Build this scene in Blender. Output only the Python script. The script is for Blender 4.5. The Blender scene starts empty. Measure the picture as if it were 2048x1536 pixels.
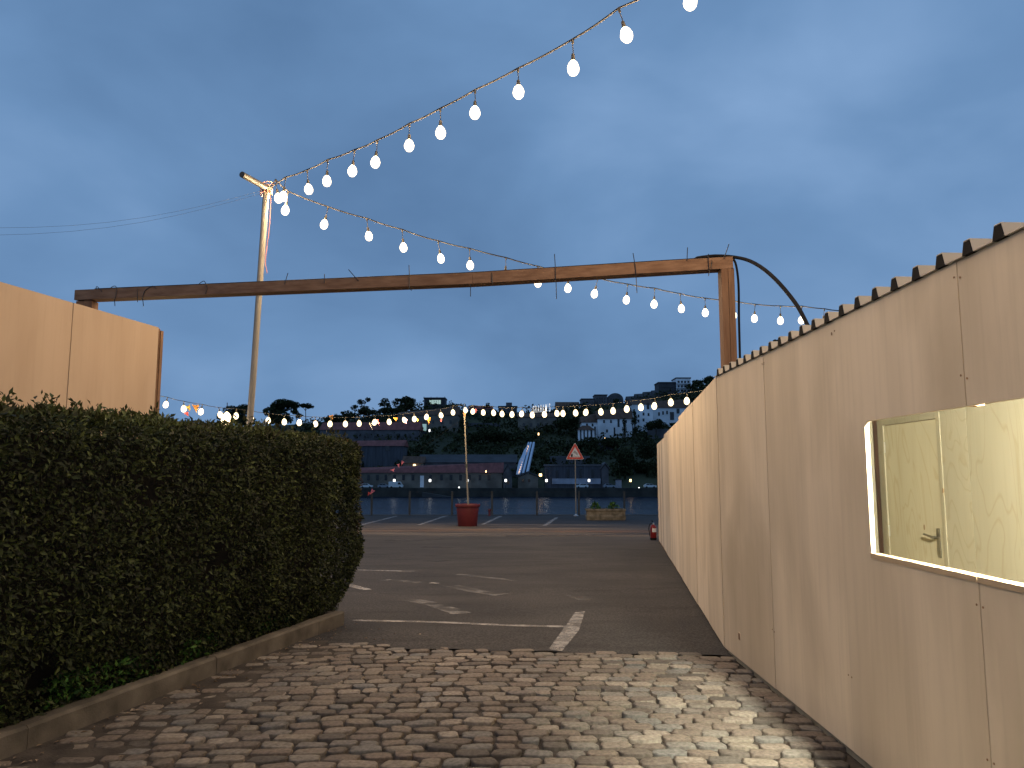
import bpy, math, random
import numpy as np
from mathutils import Vector, Matrix, noise as mnoise

R = math.radians
rnd = random.Random(7)
S = bpy.context.scene
C = S.collection

# ------------------------------------------------------------------ camera, world, sun, exposure
F = 1538.0; TH = R(6.75); EYE = 1.6
cam = bpy.data.objects.new('camera', bpy.data.cameras.new('camera'))
C.objects.link(cam); S.camera = cam
cam.data.sensor_width = 36; cam.data.lens = F * 36 / 2048
cam.data.clip_start = 0.05; cam.data.clip_end = 3000
cam.location = (0, 0, EYE); cam.rotation_euler = (R(90) + TH, 0, 0)

W = bpy.data.worlds.new("World"); S.world = W; W.use_nodes = True
nt = W.node_tree; nt.nodes.clear()
def N(t, typ, **kw):
    n = t.nodes.new(typ)
    for k, v in kw.items(): setattr(n, k, v)
    return n
wo = N(nt, 'ShaderNodeOutputWorld'); bg = N(nt, 'ShaderNodeBackground')
sky = N(nt, 'ShaderNodeTexSky'); sky.sky_type = 'NISHITA'; sky.sun_disc = False
SUN_EL, SUN_ROT = R(1.5), R(250)
sky.sun_elevation = SUN_EL; sky.sun_rotation = SUN_ROT
tc = N(nt, 'ShaderNodeTexCoord'); mp = N(nt, 'ShaderNodeMapping'); mp.inputs['Scale'].default_value = (1.6, 1.6, 3.0)
mp.inputs['Location'].default_value = (.35, .1, .55)
nz = N(nt, 'ShaderNodeTexNoise'); nz.inputs['Scale'].default_value = 1.7; nz.inputs['Detail'].default_value = 5; nz.inputs['Roughness'].default_value = .46
nz.inputs['Distortion'].default_value = .25
cr = N(nt, 'ShaderNodeValToRGB')
cr.color_ramp.elements[0].position = .26; cr.color_ramp.elements[0].color = (.108, .215, .405, 1)
cr.color_ramp.elements[1].position = .74; cr.color_ramp.elements[1].color = (.235, .395, .66, 1)
e_ = cr.color_ramp.elements.new(.52); e_.color = (.160, .300, .535, 1)
skm = N(nt, 'ShaderNodeMix', data_type='RGBA', blend_type='MIX'); skm.inputs[0].default_value = .93
sks = N(nt, 'ShaderNodeVectorMath', operation='SCALE'); sks.inputs[3].default_value = .05
L = nt.links.new
L(tc.outputs['Generated'], mp.inputs[0]); L(mp.outputs[0], nz.inputs['Vector']); L(nz.outputs[0], cr.inputs[0])
L(sky.outputs[0], sks.inputs[0]); L(sks.outputs[0], skm.inputs[6]); L(cr.outputs[0], skm.inputs[7])
L(skm.outputs[2], bg.inputs[0]); bg.inputs[1].default_value = 1.0
L(bg.outputs[0], wo.inputs[0])

sun = bpy.data.objects.new('sun', bpy.data.lights.new('sun', 'SUN')); C.objects.link(sun)
sun.data.energy = .03; sun.data.angle = R(40); sun.data.color = (.7, .82, 1)
sun.rotation_euler = (R(62), 0, R(110))
S.view_settings.view_transform = 'Standard'; S.view_settings.look = 'None'
S.view_settings.exposure = 0; S.view_settings.gamma = 1; S.view_settings.use_curve_mapping = False
S.cycles.use_denoising = True; S.cycles.max_bounces = 6; S.cycles.sample_clamp_indirect = 6
S.cycles.use_light_tree = True

BULB_W, FAR_W, ROOM_W = 63, 36, 1250

# ------------------------------------------------------------------ geometry helpers
def ray(px, py):
    u = (px - 1024) / F; v = (768 - py) / F
    return Vector((u, math.cos(TH) - v * math.sin(TH), math.sin(TH) + v * math.cos(TH)))
def at(px, py, Y):
    d = ray(px, py); t = Y / d.y; return Vector((t * d.x, Y, EYE + t * d.z))
def atX(px, py, X):
    d = ray(px, py); t = X / d.x; return Vector((X, t * d.y, EYE + t * d.z))
def gz(y): return 0.0 if y < 7 else -.012 * (y - 7)
def gnd(px, py):
    d = ray(px, py); t = EYE / -d.z
    if t * d.y > 7: t = (EYE - .084 + 0) / (-d.z - .012 * d.y)
    p = Vector((t * d.x, t * d.y, 0)); p.z = gz(p.y); return p
def on_line(px, py, A, B):           # ray met with the upright plane through the plan line A-B
    d = ray(px, py); ex, ey = B[0] - A[0], B[1] - A[1]
    den = d.x * ey - d.y * ex
    t = (A[0] * ey - A[1] * ex) / den
    return Vector((t * d.x, t * d.y, EYE + t * d.z))
def lerp(pts, x):
    if x <= pts[0][0]: return pts[0][1]
    for (a, b), (c, d) in zip(pts, pts[1:]):
        if x <= c: return b + (d - b) * (x - a) / (c - a)
    return pts[-1][1]
def sm(a, b, x):
    t = min(1, max(0, (x - a) / (b - a))); return t * t * (3 - 2 * t)

class MB:
    def __init__(s): s.v = []; s.f = []
    def add(s, vs, fs):
        o = len(s.v); s.v += [tuple(p) for p in vs]; s.f += [tuple(i + o for i in q) for q in fs]; return s
    def hexa(s, c):   # 8 corners: bottom ring 0-3, top ring 4-7
        return s.add(c, [(3, 2, 1, 0), (4, 5, 6, 7), (0, 1, 5, 4), (1, 2, 6, 5), (2, 3, 7, 6), (3, 0, 4, 7)])
    def box(s, x0, x1, y0, y1, z0, z1):
        return s.hexa([(x0, y0, z0), (x1, y0, z0), (x1, y1, z0), (x0, y1, z0), (x0, y0, z1), (x1, y0, z1), (x1, y1, z1), (x0, y1, z1)])
    def beam(s, a, b, w, h, up=(0, 0, 1)):
        a = Vector(a); b = Vector(b); d = (b - a).normalized(); u = Vector(up)
        sd = d.cross(u); sd.normalize(); u = sd.cross(d); sd *= w / 2; u = u * (h / 2)
        return s.hexa([a - sd - u, a + sd - u, b + sd - u, b - sd - u, a - sd + u, a + sd + u, b + sd + u, b - sd + u])
    def tube(s, pts, r, n=8, cap=True):
        pts = [Vector(p) for p in pts]; rs = r if isinstance(r, (list, tuple)) else [r] * len(pts)
        o = len(s.v); px = None
        for i, p in enumerate(pts):
            d = (pts[min(i + 1, len(pts) - 1)] - pts[max(i - 1, 0)]).normalized()
            if px is None: px = d.orthogonal().normalized()
            px = (px - d * px.dot(d)).normalized(); py = d.cross(px)
            for k in range(n):
                a = 2 * math.pi * k / n; s.v.append(tuple(p + (px * math.cos(a) + py * math.sin(a)) * rs[i]))
        for i in range(len(pts) - 1):
            for k in range(n):
                a = o + i * n + k; b = o + i * n + (k + 1) % n; s.f.append((a, b, b + n, a + n))
        if cap:
            s.f.append(tuple(o + k for k in range(n))[::-1]); s.f.append(tuple(o + (len(pts) - 1) * n + k for k in range(n)))
        return s
    def lathe(s, prof, c=(0, 0, 0), n=16):
        o = len(s.v)
        for r, z in prof:
            for k in range(n):
                a = 2 * math.pi * k / n; s.v.append((c[0] + r * math.cos(a), c[1] + r * math.sin(a), c[2] + z))
        for i in range(len(prof) - 1):
            for k in range(n):
                a = o + i * n + k; b = o + i * n + (k + 1) % n; s.f.append((a, b, b + n, a + n))
        s.f.append(tuple(o + k for k in range(n))[::-1]); s.f.append(tuple(o + (len(prof) - 1) * n + k for k in range(n)))
        return s
    def prism(s, pts, d):            # polygon of 3D points pushed along d
        n = len(pts); pts = [Vector(p) for p in pts]; d = Vector(d)
        o = len(s.v); s.v += [tuple(p) for p in pts] + [tuple(p + d) for p in pts]
        s.f.append(tuple(o + i for i in range(n))[::-1]); s.f.append(tuple(o + n + i for i in range(n)))
        for i in range(n):
            j = (i + 1) % n; s.f.append((o + i, o + j, o + n + j, o + n + i))
        return s
    def build(s, name, mat=None, parent=None, smooth=False, fix=True):
        me = bpy.data.meshes.new(name); me.from_pydata(s.v, [], s.f)
        if fix:
            import bmesh
            bm = bmesh.new(); bm.from_mesh(me); bmesh.ops.recalc_face_normals(bm, faces=bm.faces); bm.to_mesh(me); bm.free()
        return link(name, me, mat, parent, smooth)
def link(name, me, mat=None, parent=None, smooth=False):
    if mat: me.materials.clear(); me.materials.append(mat)
    if smooth:
        me.polygons.foreach_set('use_smooth', [True] * len(me.polygons))
        try: me.set_sharp_from_angle(angle=R(40))
        except Exception: pass
    o = bpy.data.objects.new(name, me); C.objects.link(o)
    if parent: attach(o, parent)
    return o
def attach(o, parent):
    o.parent = parent
    if parent.type == 'EMPTY': o.matrix_parent_inverse = parent.matrix_basis.inverted()
def npmesh(name, verts, faces, mat=None, parent=None, col=None, smooth=False):
    me = bpy.data.meshes.new(name); verts = np.asarray(verts, np.float32); faces = np.asarray(faces, np.int32)
    k = faces.shape[1]; me.vertices.add(len(verts)); me.vertices.foreach_set('co', verts.ravel())
    me.loops.add(faces.size); me.loops.foreach_set('vertex_index', faces.ravel())
    me.polygons.add(len(faces)); me.polygons.foreach_set('loop_start', np.arange(0, faces.size, k, dtype=np.int32))
    me.update(calc_edges=True)
    if col is not None:
        a = me.attributes.new('tone', 'FLOAT', 'FACE'); a.data.foreach_set('value', np.asarray(col, np.float32))
    me.validate()
    return link(name, me, mat, parent, smooth)
def tag(o, label=None, cat=None, group=None, kind=None):
    if label: o['label'] = label
    if cat: o['category'] = cat
    if group: o['group'] = group
    if kind: o['kind'] = kind
    return o
def empty(name, loc, label, cat, group=None):
    o = bpy.data.objects.new(name, None); C.objects.link(o); o.location = loc; o.empty_display_size = .2
    return tag(o, label, cat, group)

# ------------------------------------------------------------------ materials
def mat(name, col, rough=.8, spec=.3, metal=0, var=0, scale=3, detail=4, col2=None, bump=0, bscale=60, coords='Object', stretch=None, objvar=0, emit=None, estr=0, contrast=(.35, .65)):
    m = bpy.data.materials.new(name); m.use_nodes = True; t = m.node_tree; b = t.nodes['Principled BSDF']
    b.inputs['Roughness'].default_value = rough; b.inputs['Specular IOR Level'].default_value = spec; b.inputs['Metallic'].default_value = metal
    b.inputs['Base Color'].default_value = (*col, 1)
    if emit: b.inputs['Emission Color'].default_value = (*emit, 1); b.inputs['Emission Strength'].default_value = estr
    vec = None
    if var or col2 or bump:
        c = N(t, 'ShaderNodeTexCoord'); mpn = N(t, 'ShaderNodeMapping')
        if stretch: mpn.inputs['Scale'].default_value = stretch
        t.links.new(c.outputs[coords], mpn.inputs[0]); vec = mpn.outputs[0]
    out = None
    if col2 or var:
        n = N(t, 'ShaderNodeTexNoise'); n.inputs['Scale'].default_value = scale; n.inputs['Detail'].default_value = detail
        t.links.new(vec, n.inputs['Vector'])
        r = N(t, 'ShaderNodeValToRGB'); r.color_ramp.elements[0].position = contrast[0]; r.color_ramp.elements[1].position = contrast[1]
        c2 = col2 or tuple(min(1, x * (1 + var)) for x in col); c1 = col if col2 else tuple(x * (1 - var) for x in col)
        r.color_ramp.elements[0].color = (*c1, 1); r.color_ramp.elements[1].color = (*c2, 1)
        t.links.new(n.outputs[0], r.inputs[0]); out = r.outputs[0]
    if objvar:
        oi = N(t, 'ShaderNodeObjectInfo'); hs = N(t, 'ShaderNodeHueSaturation'); mr = N(t, 'ShaderNodeMapRange')
        mr.inputs[3].default_value = 1 - objvar; mr.inputs[4].default_value = 1 + objvar
        t.links.new(oi.outputs['Random'], mr.inputs[0]); t.links.new(mr.outputs[0], hs.inputs['Value'])
        if out: t.links.new(out, hs.inputs['Color'])
        else: hs.inputs['Color'].default_value = (*col, 1)
        out = hs.outputs[0]
    if out: t.links.new(out, b.inputs['Base Color'])
    if bump:
        n2 = N(t, 'ShaderNodeTexNoise'); n2.inputs['Scale'].default_value = bscale; n2.inputs['Detail'].default_value = 4
        t.links.new(vec, n2.inputs['Vector'])
        bp = N(t, 'ShaderNodeBump'); bp.inputs['Strength'].default_value = bump; bp.inputs['Distance'].default_value = .02
        t.links.new(n2.outputs[0], bp.inputs['Height']); t.links.new(bp.outputs[0], b.inputs['Normal'])
    return m

def plywood(name, base, dark, knots=False, stain=.5):
    """pale veneer: soft upright grain streaks, blotches, a few knots"""
    m = bpy.data.materials.new(name); m.use_nodes = True; t = m.node_tree; b = t.nodes['Principled BSDF']
    b.inputs['Roughness'].default_value = .62; b.inputs['Specular IOR Level'].default_value = .25
    c = N(t, 'ShaderNodeTexCoord'); oi = N(t, 'ShaderNodeObjectInfo')
    off = N(t, 'ShaderNodeVectorMath', operation='MULTIPLY_ADD'); off.inputs[1].default_value = (0, 0, 1); 
    cmb = N(t, 'ShaderNodeCombineXYZ'); mul = N(t, 'ShaderNodeMath', operation='MULTIPLY'); mul.inputs[1].default_value = 37
    t.links.new(oi.outputs['Random'], mul.inputs[0]); t.links.new(mul.outputs[0], cmb.inputs[2])
    addv = N(t, 'ShaderNodeVectorMath', operation='ADD'); t.links.new(c.outputs['Object'], addv.inputs[0]); t.links.new(cmb.outputs[0], addv.inputs[1])
    def noise(scale, stretch, det=4, dist=0):
        mpn = N(t, 'ShaderNodeMapping'); mpn.inputs['Scale'].default_value = stretch; t.links.new(addv.outputs[0], mpn.inputs[0])
        n = N(t, 'ShaderNodeTexNoise'); n.inputs['Scale'].default_value = scale; n.inputs['Detail'].default_value = det; n.inputs['Distortion'].default_value = dist
        t.links.new(mpn.outputs[0], n.inputs['Vector']); return n.outputs[0]
    def mix(a, fac, colr, lo, hi, mode='MIX', amt=1):
        r = N(t, 'ShaderNodeMapRange'); r.inputs[1].default_value = lo; r.inputs[2].default_value = hi; r.inputs[4].default_value = .72; r.inputs[4].default_value = amt
        t.links.new(fac, r.inputs[0])
        x = N(t, 'ShaderNodeMix', data_type='RGBA', blend_type=mode); t.links.new(r.outputs[0], x.inputs[0])
        if isinstance(a, tuple): x.inputs[6].default_value = (*a, 1)
        else: t.links.new(a, x.inputs[6])
        x.inputs[7].default_value = (*colr, 1); return x.outputs[2]
    o = mix(base, noise(4.5, (1, 1, .11), 5, .2), dark, .42, .72, amt=.5)
    o = mix(o, noise(30, (1, 1, .045), 3), tuple(x * .82 for x in dark), .5, .75, amt=.2)
    o = mix(o, noise(1.3, (1, 1, .45), 5, .6), tuple(x * y for x, y in zip(dark, (.74, .72, .66))), .44, .70, amt=stain)
    if knots:
        g_ = noise(2.2, (1, 1, .3), 2, 1.6); w = N(t, 'ShaderNodeMath', operation='PINGPONG'); w.inputs[1].default_value = .055; t.links.new(g_, w.inputs[0])
        o = mix(o, w.outputs[0], tuple(x * y for x, y in zip(dark, (.85, .76, .6))), .04, .055, amt=.42)
        v = N(t, 'ShaderNodeTexVoronoi'); v.inputs['Scale'].default_value = 2.6
        mp2 = N(t, 'ShaderNodeMapping'); mp2.inputs['Scale'].default_value = (0, 1.5, .8); t.links.new(addv.outputs[0], mp2.inputs[0]); t.links.new(mp2.outputs[0], v.inputs['Vector'])
        r = N(t, 'ShaderNodeMath', operation='LESS_THAN'); r.inputs[1].default_value = .05; t.links.new(v.outputs[0], r.inputs[0])
        o = mix(o, r.outputs[0], (.16, .085, .03), 0, 1, amt=.75)
    hs = N(t, 'ShaderNodeHueSaturation'); mr = N(t, 'ShaderNodeMapRange'); mr.inputs[3].default_value = .9; mr.inputs[4].default_value = 1.08
    t.links.new(oi.outputs['Random'], mr.inputs[0]); t.links.new(mr.outputs[0], hs.inputs['Value']); t.links.new(o, hs.inputs['Color'])
    t.links.new(hs.outputs[0], b.inputs['Base Color'])
    return m

def leafmat(name, c1, c2, c3, trans=.1, rough=.6, spec=.18):
    m = bpy.data.materials.new(name); m.use_nodes = True; t = m.node_tree; b = t.nodes['Principled BSDF']
    at_ = N(t, 'ShaderNodeAttribute'); at_.attribute_name = 'tone'
    r = N(t, 'ShaderNodeValToRGB'); r.color_ramp.elements[0].color = (*c1, 1); r.color_ramp.elements[1].color = (*c3, 1)
    e = r.color_ramp.elements.new(.55); e.color = (*c2, 1)
    t.links.new(at_.outputs['Fac'], r.inputs[0]); t.links.new(r.outputs[0], b.inputs['Base Color'])
    b.inputs['Roughness'].default_value = rough; b.inputs['Specular IOR Level'].default_value = spec
    if trans:
        tr = N(t, 'ShaderNodeBsdfTranslucent'); t.links.new(r.outputs[0], tr.inputs[0]); mx = N(t, 'ShaderNodeMixShader'); mx.inputs[0].default_value = trans
        o = t.nodes['Material Output']; t.links.new(b.outputs[0], mx.inputs[1]); t.links.new(tr.outputs[0], mx.inputs[2]); t.links.new(mx.outputs[0], o.inputs[0])
    return m

def emis(name, col, s):
    m = bpy.data.materials.new(name); m.use_nodes = True; t = m.node_tree; b = t.nodes['Principled BSDF']
    b.inputs['Base Color'].default_value = (.8, .8, .8, 1); b.inputs['Emission Color'].default_value = (*col, 1); b.inputs['Emission Strength'].default_value = s
    return m

def asphalt_mat():
    m = mat('asphalt', (.045, .045, .048), rough=.85, spec=.3, bump=.35, bscale=160)
    t = m.node_tree; b = t.nodes['Principled BSDF']; c = N(t, 'ShaderNodeTexCoord')
    def nz_(s, d=4, st=(1, 1, 1)):
        mpn = N(t, 'ShaderNodeMapping'); mpn.inputs['Scale'].default_value = st; t.links.new(c.outputs['Object'], mpn.inputs[0])
        n = N(t, 'ShaderNodeTexNoise'); n.inputs['Scale'].default_value = s; n.inputs['Detail'].default_value = d; t.links.new(mpn.outputs[0], n.inputs['Vector']); return n.outputs[0]
    def ramp(x, a, b_, ca, cb):
        r = N(t, 'ShaderNodeValToRGB'); r.color_ramp.elements[0].position = a; r.color_ramp.elements[1].position = b_
        r.color_ramp.elements[0].color = (*ca, 1); r.color_ramp.elements[1].color = (*cb, 1); t.links.new(x, r.inputs[0]); return r.outputs[0]
    a = ramp(nz_(.55, 6, (1, 1.6, 1)), .35, .7, (.019, .0185, .0185), (.040, .037, .0345))
    g = ramp(nz_(48, 3), .40, .64, (.5, .5, .5), (1.75, 1.72, 1.68))
    x = N(t, 'ShaderNodeMix', data_type='RGBA', blend_type='MULTIPLY'); x.inputs[0].default_value = 1; t.links.new(a, x.inputs[6]); t.links.new(g, x.inputs[7])
    dk = ramp(nz_(1.6, 5, (.5, 1.8, 1)), .52, .66, (1, 1, 1), (.55, .55, .56))
    y = N(t, 'ShaderNodeMix', data_type='RGBA', blend_type='MULTIPLY'); y.inputs[0].default_value = .8; t.links.new(x.outputs[2], y.inputs[6]); t.links.new(dk, y.inputs[7])
    t.links.new(y.outputs[2], b.inputs['Base Color'])
    return m

def worn(name, col, under, s=9, lo=.44, hi=.56, alpha=True, stretch=(1, 1, 1)):
    """a thin coat worn through in places: the coat is really missing there"""
    m = bpy.data.materials.new(name); m.use_nodes = True; t = m.node_tree; b = t.nodes['Principled BSDF']
    b.inputs['Roughness'].default_value = .8; c = N(t, 'ShaderNodeTexCoord'); n = N(t, 'ShaderNodeTexNoise'); n.inputs['Scale'].default_value = s; n.inputs['Detail'].default_value = 8; n.inputs['Roughness'].default_value = .65
    mpn = N(t, 'ShaderNodeMapping'); mpn.inputs['Scale'].default_value = stretch
    t.links.new(c.outputs['Object'], mpn.inputs[0]); t.links.new(mpn.outputs[0], n.inputs['Vector'])
    r = N(t, 'ShaderNodeMapRange'); r.inputs[1].default_value = lo; r.inputs[2].default_value = hi; r.inputs[4].default_value = .72; t.links.new(n.outputs[0], r.inputs[0])
    b.inputs['Base Color'].default_value = (*col, 1); t.links.new(r.outputs[0], b.inputs['Alpha'])
    return m

M = {}
M['ply'] = plywood('pale_plywood', (.72, .595, .425), (.52, .42, .29))
M['ply_left'] = plywood('warm_plywood', (.50, .365, .235), (.43, .305, .19), stain=.3)
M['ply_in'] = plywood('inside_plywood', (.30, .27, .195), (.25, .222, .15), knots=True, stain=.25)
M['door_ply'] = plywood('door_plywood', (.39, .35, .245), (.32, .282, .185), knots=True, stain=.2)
M['sill'] = mat('sill_pine', (.42, .31, .19), .5, var=.08, scale=8, stretch=(4, .3, 4))
M['jamb'] = mat('jamb_paint', (.7, .66, .52), .5)
M['batten'] = mat('batten_wood', (.22, .12, .06), .7, var=.2, scale=6)
M['beam'] = mat('stained_timber', (.14, .078, .045), .7, spec=.15, col2=(.21, .125, .075), scale=5, detail=6, stretch=(.5, 5, 5), bump=.12, bscale=8)
M['post'] = mat('stained_post', (.14, .075, .042), .7, spec=.15, col2=(.20, .115, .065), scale=5, detail=6, stretch=(6, 6, .5), bump=.12, bscale=8)
M['roof'] = mat('cream_sheet', (.36, .33, .27), .45, var=.06, scale=3)
M['black'] = mat('black_rubber', (.010, .010, .011), .75, spec=.06, var=.2, scale=8)
M['tie'] = mat('cable_tie_plastic', (.014, .014, .016), .35, var=.1, scale=20)
M['cable'] = mat('festoon_cable', (.04, .04, .042), .95, spec=.03, var=.15, scale=4)
M['socket'] = mat('lamp_socket', (.05, .045, .035), .5, var=.2, scale=20)
def glow_glass(name, col, s, clear=.5):
    m = bpy.data.materials.new(name); m.use_nodes = True; t = m.node_tree; t.nodes.remove(t.nodes['Principled BSDF'])
    e = N(t, 'ShaderNodeEmission'); e.inputs[0].default_value = (*col, 1); e.inputs[1].default_value = s
    tr = N(t, 'ShaderNodeBsdfTransparent'); mx = N(t, 'ShaderNodeMixShader'); mx.inputs[0].default_value = clear
    t.links.new(e.outputs[0], mx.inputs[1]); t.links.new(tr.outputs[0], mx.inputs[2]); t.links.new(mx.outputs[0], t.nodes['Material Output'].inputs[0]); return m
def lamp_data(name, col, w_, rad):
    d = bpy.data.lights.new(name, 'POINT'); d.energy = w_; d.color = col; d.shadow_soft_size = rad; return d
M['bulb'] = glow_glass('lit_bulb', (1, .80, .52), 6)
M['bulb_far'] = glow_glass('lit_bulb_far', (1, .78, .46), 5)
BULB_LIGHT = lamp_data('bulb_light', (1, .68, .37), BULB_W * 2, .04)
FAR_LIGHT = lamp_data('far_bulb_light', (1, .66, .31), FAR_W * 2, .05)
M['galv'] = mat('galvanised_tube', (.17, .16, .135), .5, spec=.4, metal=.3, var=.12, scale=12, stretch=(1, 1, .3))
M['cross'] = mat('dull_tube', (.035, .034, .032), .55, spec=.3, metal=.2, var=.3, scale=9)
M['steel'] = mat('steel', (.5, .5, .5), .3, metal=.9, var=.08, scale=20)
M['brass'] = mat('satin_metal', (.22, .2, .15), .35, metal=.9, var=.1, scale=20)
M['asphalt'] = asphalt_mat()
M['paint'] = worn('road_paint', (.40, .38, .35), None, 5, .28, .66)
M['paint_thin'] = worn('road_paint_thin', (.30, .29, .27), None, 4, .40, .74)
M['dust'] = worn('sandy_dust', (.21, .165, .12), None, .9, .40, .72, stretch=(.25, 1.6, 1))
M['rust'] = worn('rusty_dust', (.20, .105, .055), None, 1.3, .42, .7, stretch=(.2, 1.6, 1))
M['joint'] = mat('joint_soil', (.022, .018, .014), .95, col2=(.06, .049, .038), scale=5, detail=6, bump=.4, bscale=70)
M['soil'] = mat('bed_soil', (.02, .015, .01), .95, var=.4, scale=7, bump=.4, bscale=40)
M['curb'] = mat('curb_concrete', (.06, .051, .037), .9, col2=(.135, .116, .087), scale=4, detail=7, bump=.25, bscale=90, objvar=.1)
M['concrete'] = mat('weathered_concrete', (.085, .07, .042), .9, col2=(.19, .16, .11), scale=5, detail=7, bump=.3, bscale=40)
M['redpot'] = mat('red_plastic', (.085, .012, .014), .5, var=.12, scale=5)
M['red'] = mat('red_enamel', (.17, .012, .014), .35, var=.06, scale=10)
M['signred'] = mat('sign_red', (.50, .055, .035), .5, var=.06, scale=9)
M['signwhite'] = mat('sign_white', (.60, .58, .52), .55, var=.08, scale=9)
M['signblack'] = mat('sign_black', (.015, .015, .015), .5, var=.1, scale=9)
M['white'] = mat('white_sticker', (.7, .68, .64), .5, var=.05, scale=30)
M['fence'] = mat('rail_steel', (.03, .035, .035), .6, var=.2, scale=6)
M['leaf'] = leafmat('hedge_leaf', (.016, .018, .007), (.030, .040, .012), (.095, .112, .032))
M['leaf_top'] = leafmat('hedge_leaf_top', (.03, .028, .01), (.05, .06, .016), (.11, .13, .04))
M['leaf_red'] = leafmat('hedge_new_leaf', (.055, .022, .012), (.09, .04, .016), (.10, .085, .03))
M['ivy'] = leafmat('ivy_leaf', (.015, .04, .008), (.03, .09, .012), (.09, .17, .03))
M['twig'] = mat('hedge_core', (.006, .005, .003), .95, var=.3, scale=6)
M['crown'] = leafmat('far_leaf', (.018, .022, .010), (.03, .036, .015), (.05, .058, .024), trans=0, rough=.8, spec=.1)
M['trunk'] = mat('far_bark', (.05, .04, .03), .9, var=.2, scale=.5)
M['hill'] = mat('hillside_grass', (.022, .028, .013), .95, col2=(.05, .055, .028), scale=.05, detail=7, bump=0)
M['quaywall'] = mat('quay_stone', (.03, .03, .027), .9, col2=(.06, .058, .05), scale=.3, detail=6)
M['road'] = mat('bank_road', (.06, .06, .06), .9, var=.2, scale=.1)
M['wall_grey'] = mat('grey_render', (.10, .10, .11), .9, var=.3, scale=.25, detail=6)
M['wall_stone'] = mat('stone_render', (.15, .135, .115), .9, var=.3, scale=.3, detail=6)
M['wall_white'] = mat('white_render', (.70, .74, .78), .85, var=.16, scale=.18, detail=6)
M['wall_blue'] = mat('sheet_wall', (.06, .066, .082), .7, var=.25, scale=.6, stretch=(3, 1, .2))
M['roof_red'] = mat('red_tiles', (.17, .055, .05), .85, var=.25, scale=.3, detail=6, stretch=(3, 1, 1))
M['roof_brown'] = mat('brown_tiles', (.09, .052, .036), .85, var=.25, scale=.3, detail=6, stretch=(3, 1, 1))
M['roof_slate'] = mat('slate', (.045, .048, .056), .8, var=.2, scale=.3)
M['glass'] = mat('dark_pane', (.012, .014, .018), .15, spec=.5, var=.1, scale=1)
M['carwhite'] = mat('car_white', (.62, .66, .68), .35, var=.05, scale=1)
M['cargrey'] = mat('car_grey', (.25, .28, .33), .35, var=.05, scale=1)
M['tyre'] = mat('tyre', (.015, .015, .015), .8, var=.1, scale=5)
M['street'] = emis('street_lamp_white', (1, .98, .92), 3.2)
M['street_warm'] = emis('street_lamp_warm', (1, .62, .25), 4)
M['lit_win'] = emis('lit_window', (.62, .85, .62), .45)
M['letters'] = emis('lit_letters', (1, .95, .85), .95)
M['panel_white'] = mat('pale_blue_panel', (.46, .55, .68), .5, var=.06, scale=.5)

# ------------------------------------------------------------------ ground: asphalt, cobbles, kerb, bed
CA, CB = Vector((-2.89, 4.57, 0)), Vector((-1.82, 8.61, 0))      # kerb line
CD = (CB - CA).normalized(); CN = Vector((-CD.y, CD.x, 0))       # along / into the bed
def kerb_x(y): return CA.x + (y - CA.y) * CD.x / CD.y
EDGE = [(-9, 8.2), (-1.9, 7.72), (-1.3, 7.5), (-.71, 7.36), (.35, 7.28), (1.9, 7.1), (9, 6.6)]
def edge_y(x): return lerp(EDGE, x) + .09 * mnoise.noise((x * 2.6, 3.1, 0)) + .05 * mnoise.noise((x * 9, 1, 0))

QE = 38.9
xs = [-90, -60, -40, -25, -15, -9, -6] + [round(-4 + .1 * i, 2) for i in range(80)] + [4.2, 6, 9, 15, 25, 40, 60, 90]
ys_t = [0, .02, .06, .12, .2, .3, .4, .55, .7, .85, 1]
vv, ff = [], []
for x in xs:
    e = edge_y(max(-9, min(9, x)))
    for k in ys_t:
        y = e + (QE - e) * k; vv.append((x, y, gz(y)))
n = len(ys_t)
for i in range(len(xs) - 1):
    for j in range(n - 1): a = i * n + j; ff.append((a, a + n, a + n + 1, a + 1))
asph = MB().add(vv, ff).build('asphalt_lot', M['asphalt']); tag(asph, kind='structure')
# joint bed below the cobbles (rises to the stone tops where dirt has washed against the kerb)
vv, ff = [], []; gx = [-9 + .15 * i for i in range(121)]; gy = [-8 + .15 * i for i in range(112)]
def joint_z(x, y):
    d = (x - kerb_x(y)); z = -.024 + .021 * (1 - sm(.25, 1.25, d)) + .005 * mnoise.noise((x * 2.3, y * 2.3, 5))
    z += .006 * sm(.3, .8, mnoise.noise((x * .9, y * .9, 9)))
    if y > edge_y(max(-9, min(9, x))) + .12: z -= .08
    return min(z, -.001)
for x in gx:
    for y in gy: vv.append((x, y, joint_z(x, y)))
n = len(gy)
for i in range(len(gx) - 1):
    for j in range(n - 1): a = i * n + j; ff.append((a, a + n, a + n + 1, a + 1))
bed = MB().add(vv, ff).build('cobbled_pavement', M['joint'], smooth=True); tag(bed, kind='structure')

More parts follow.
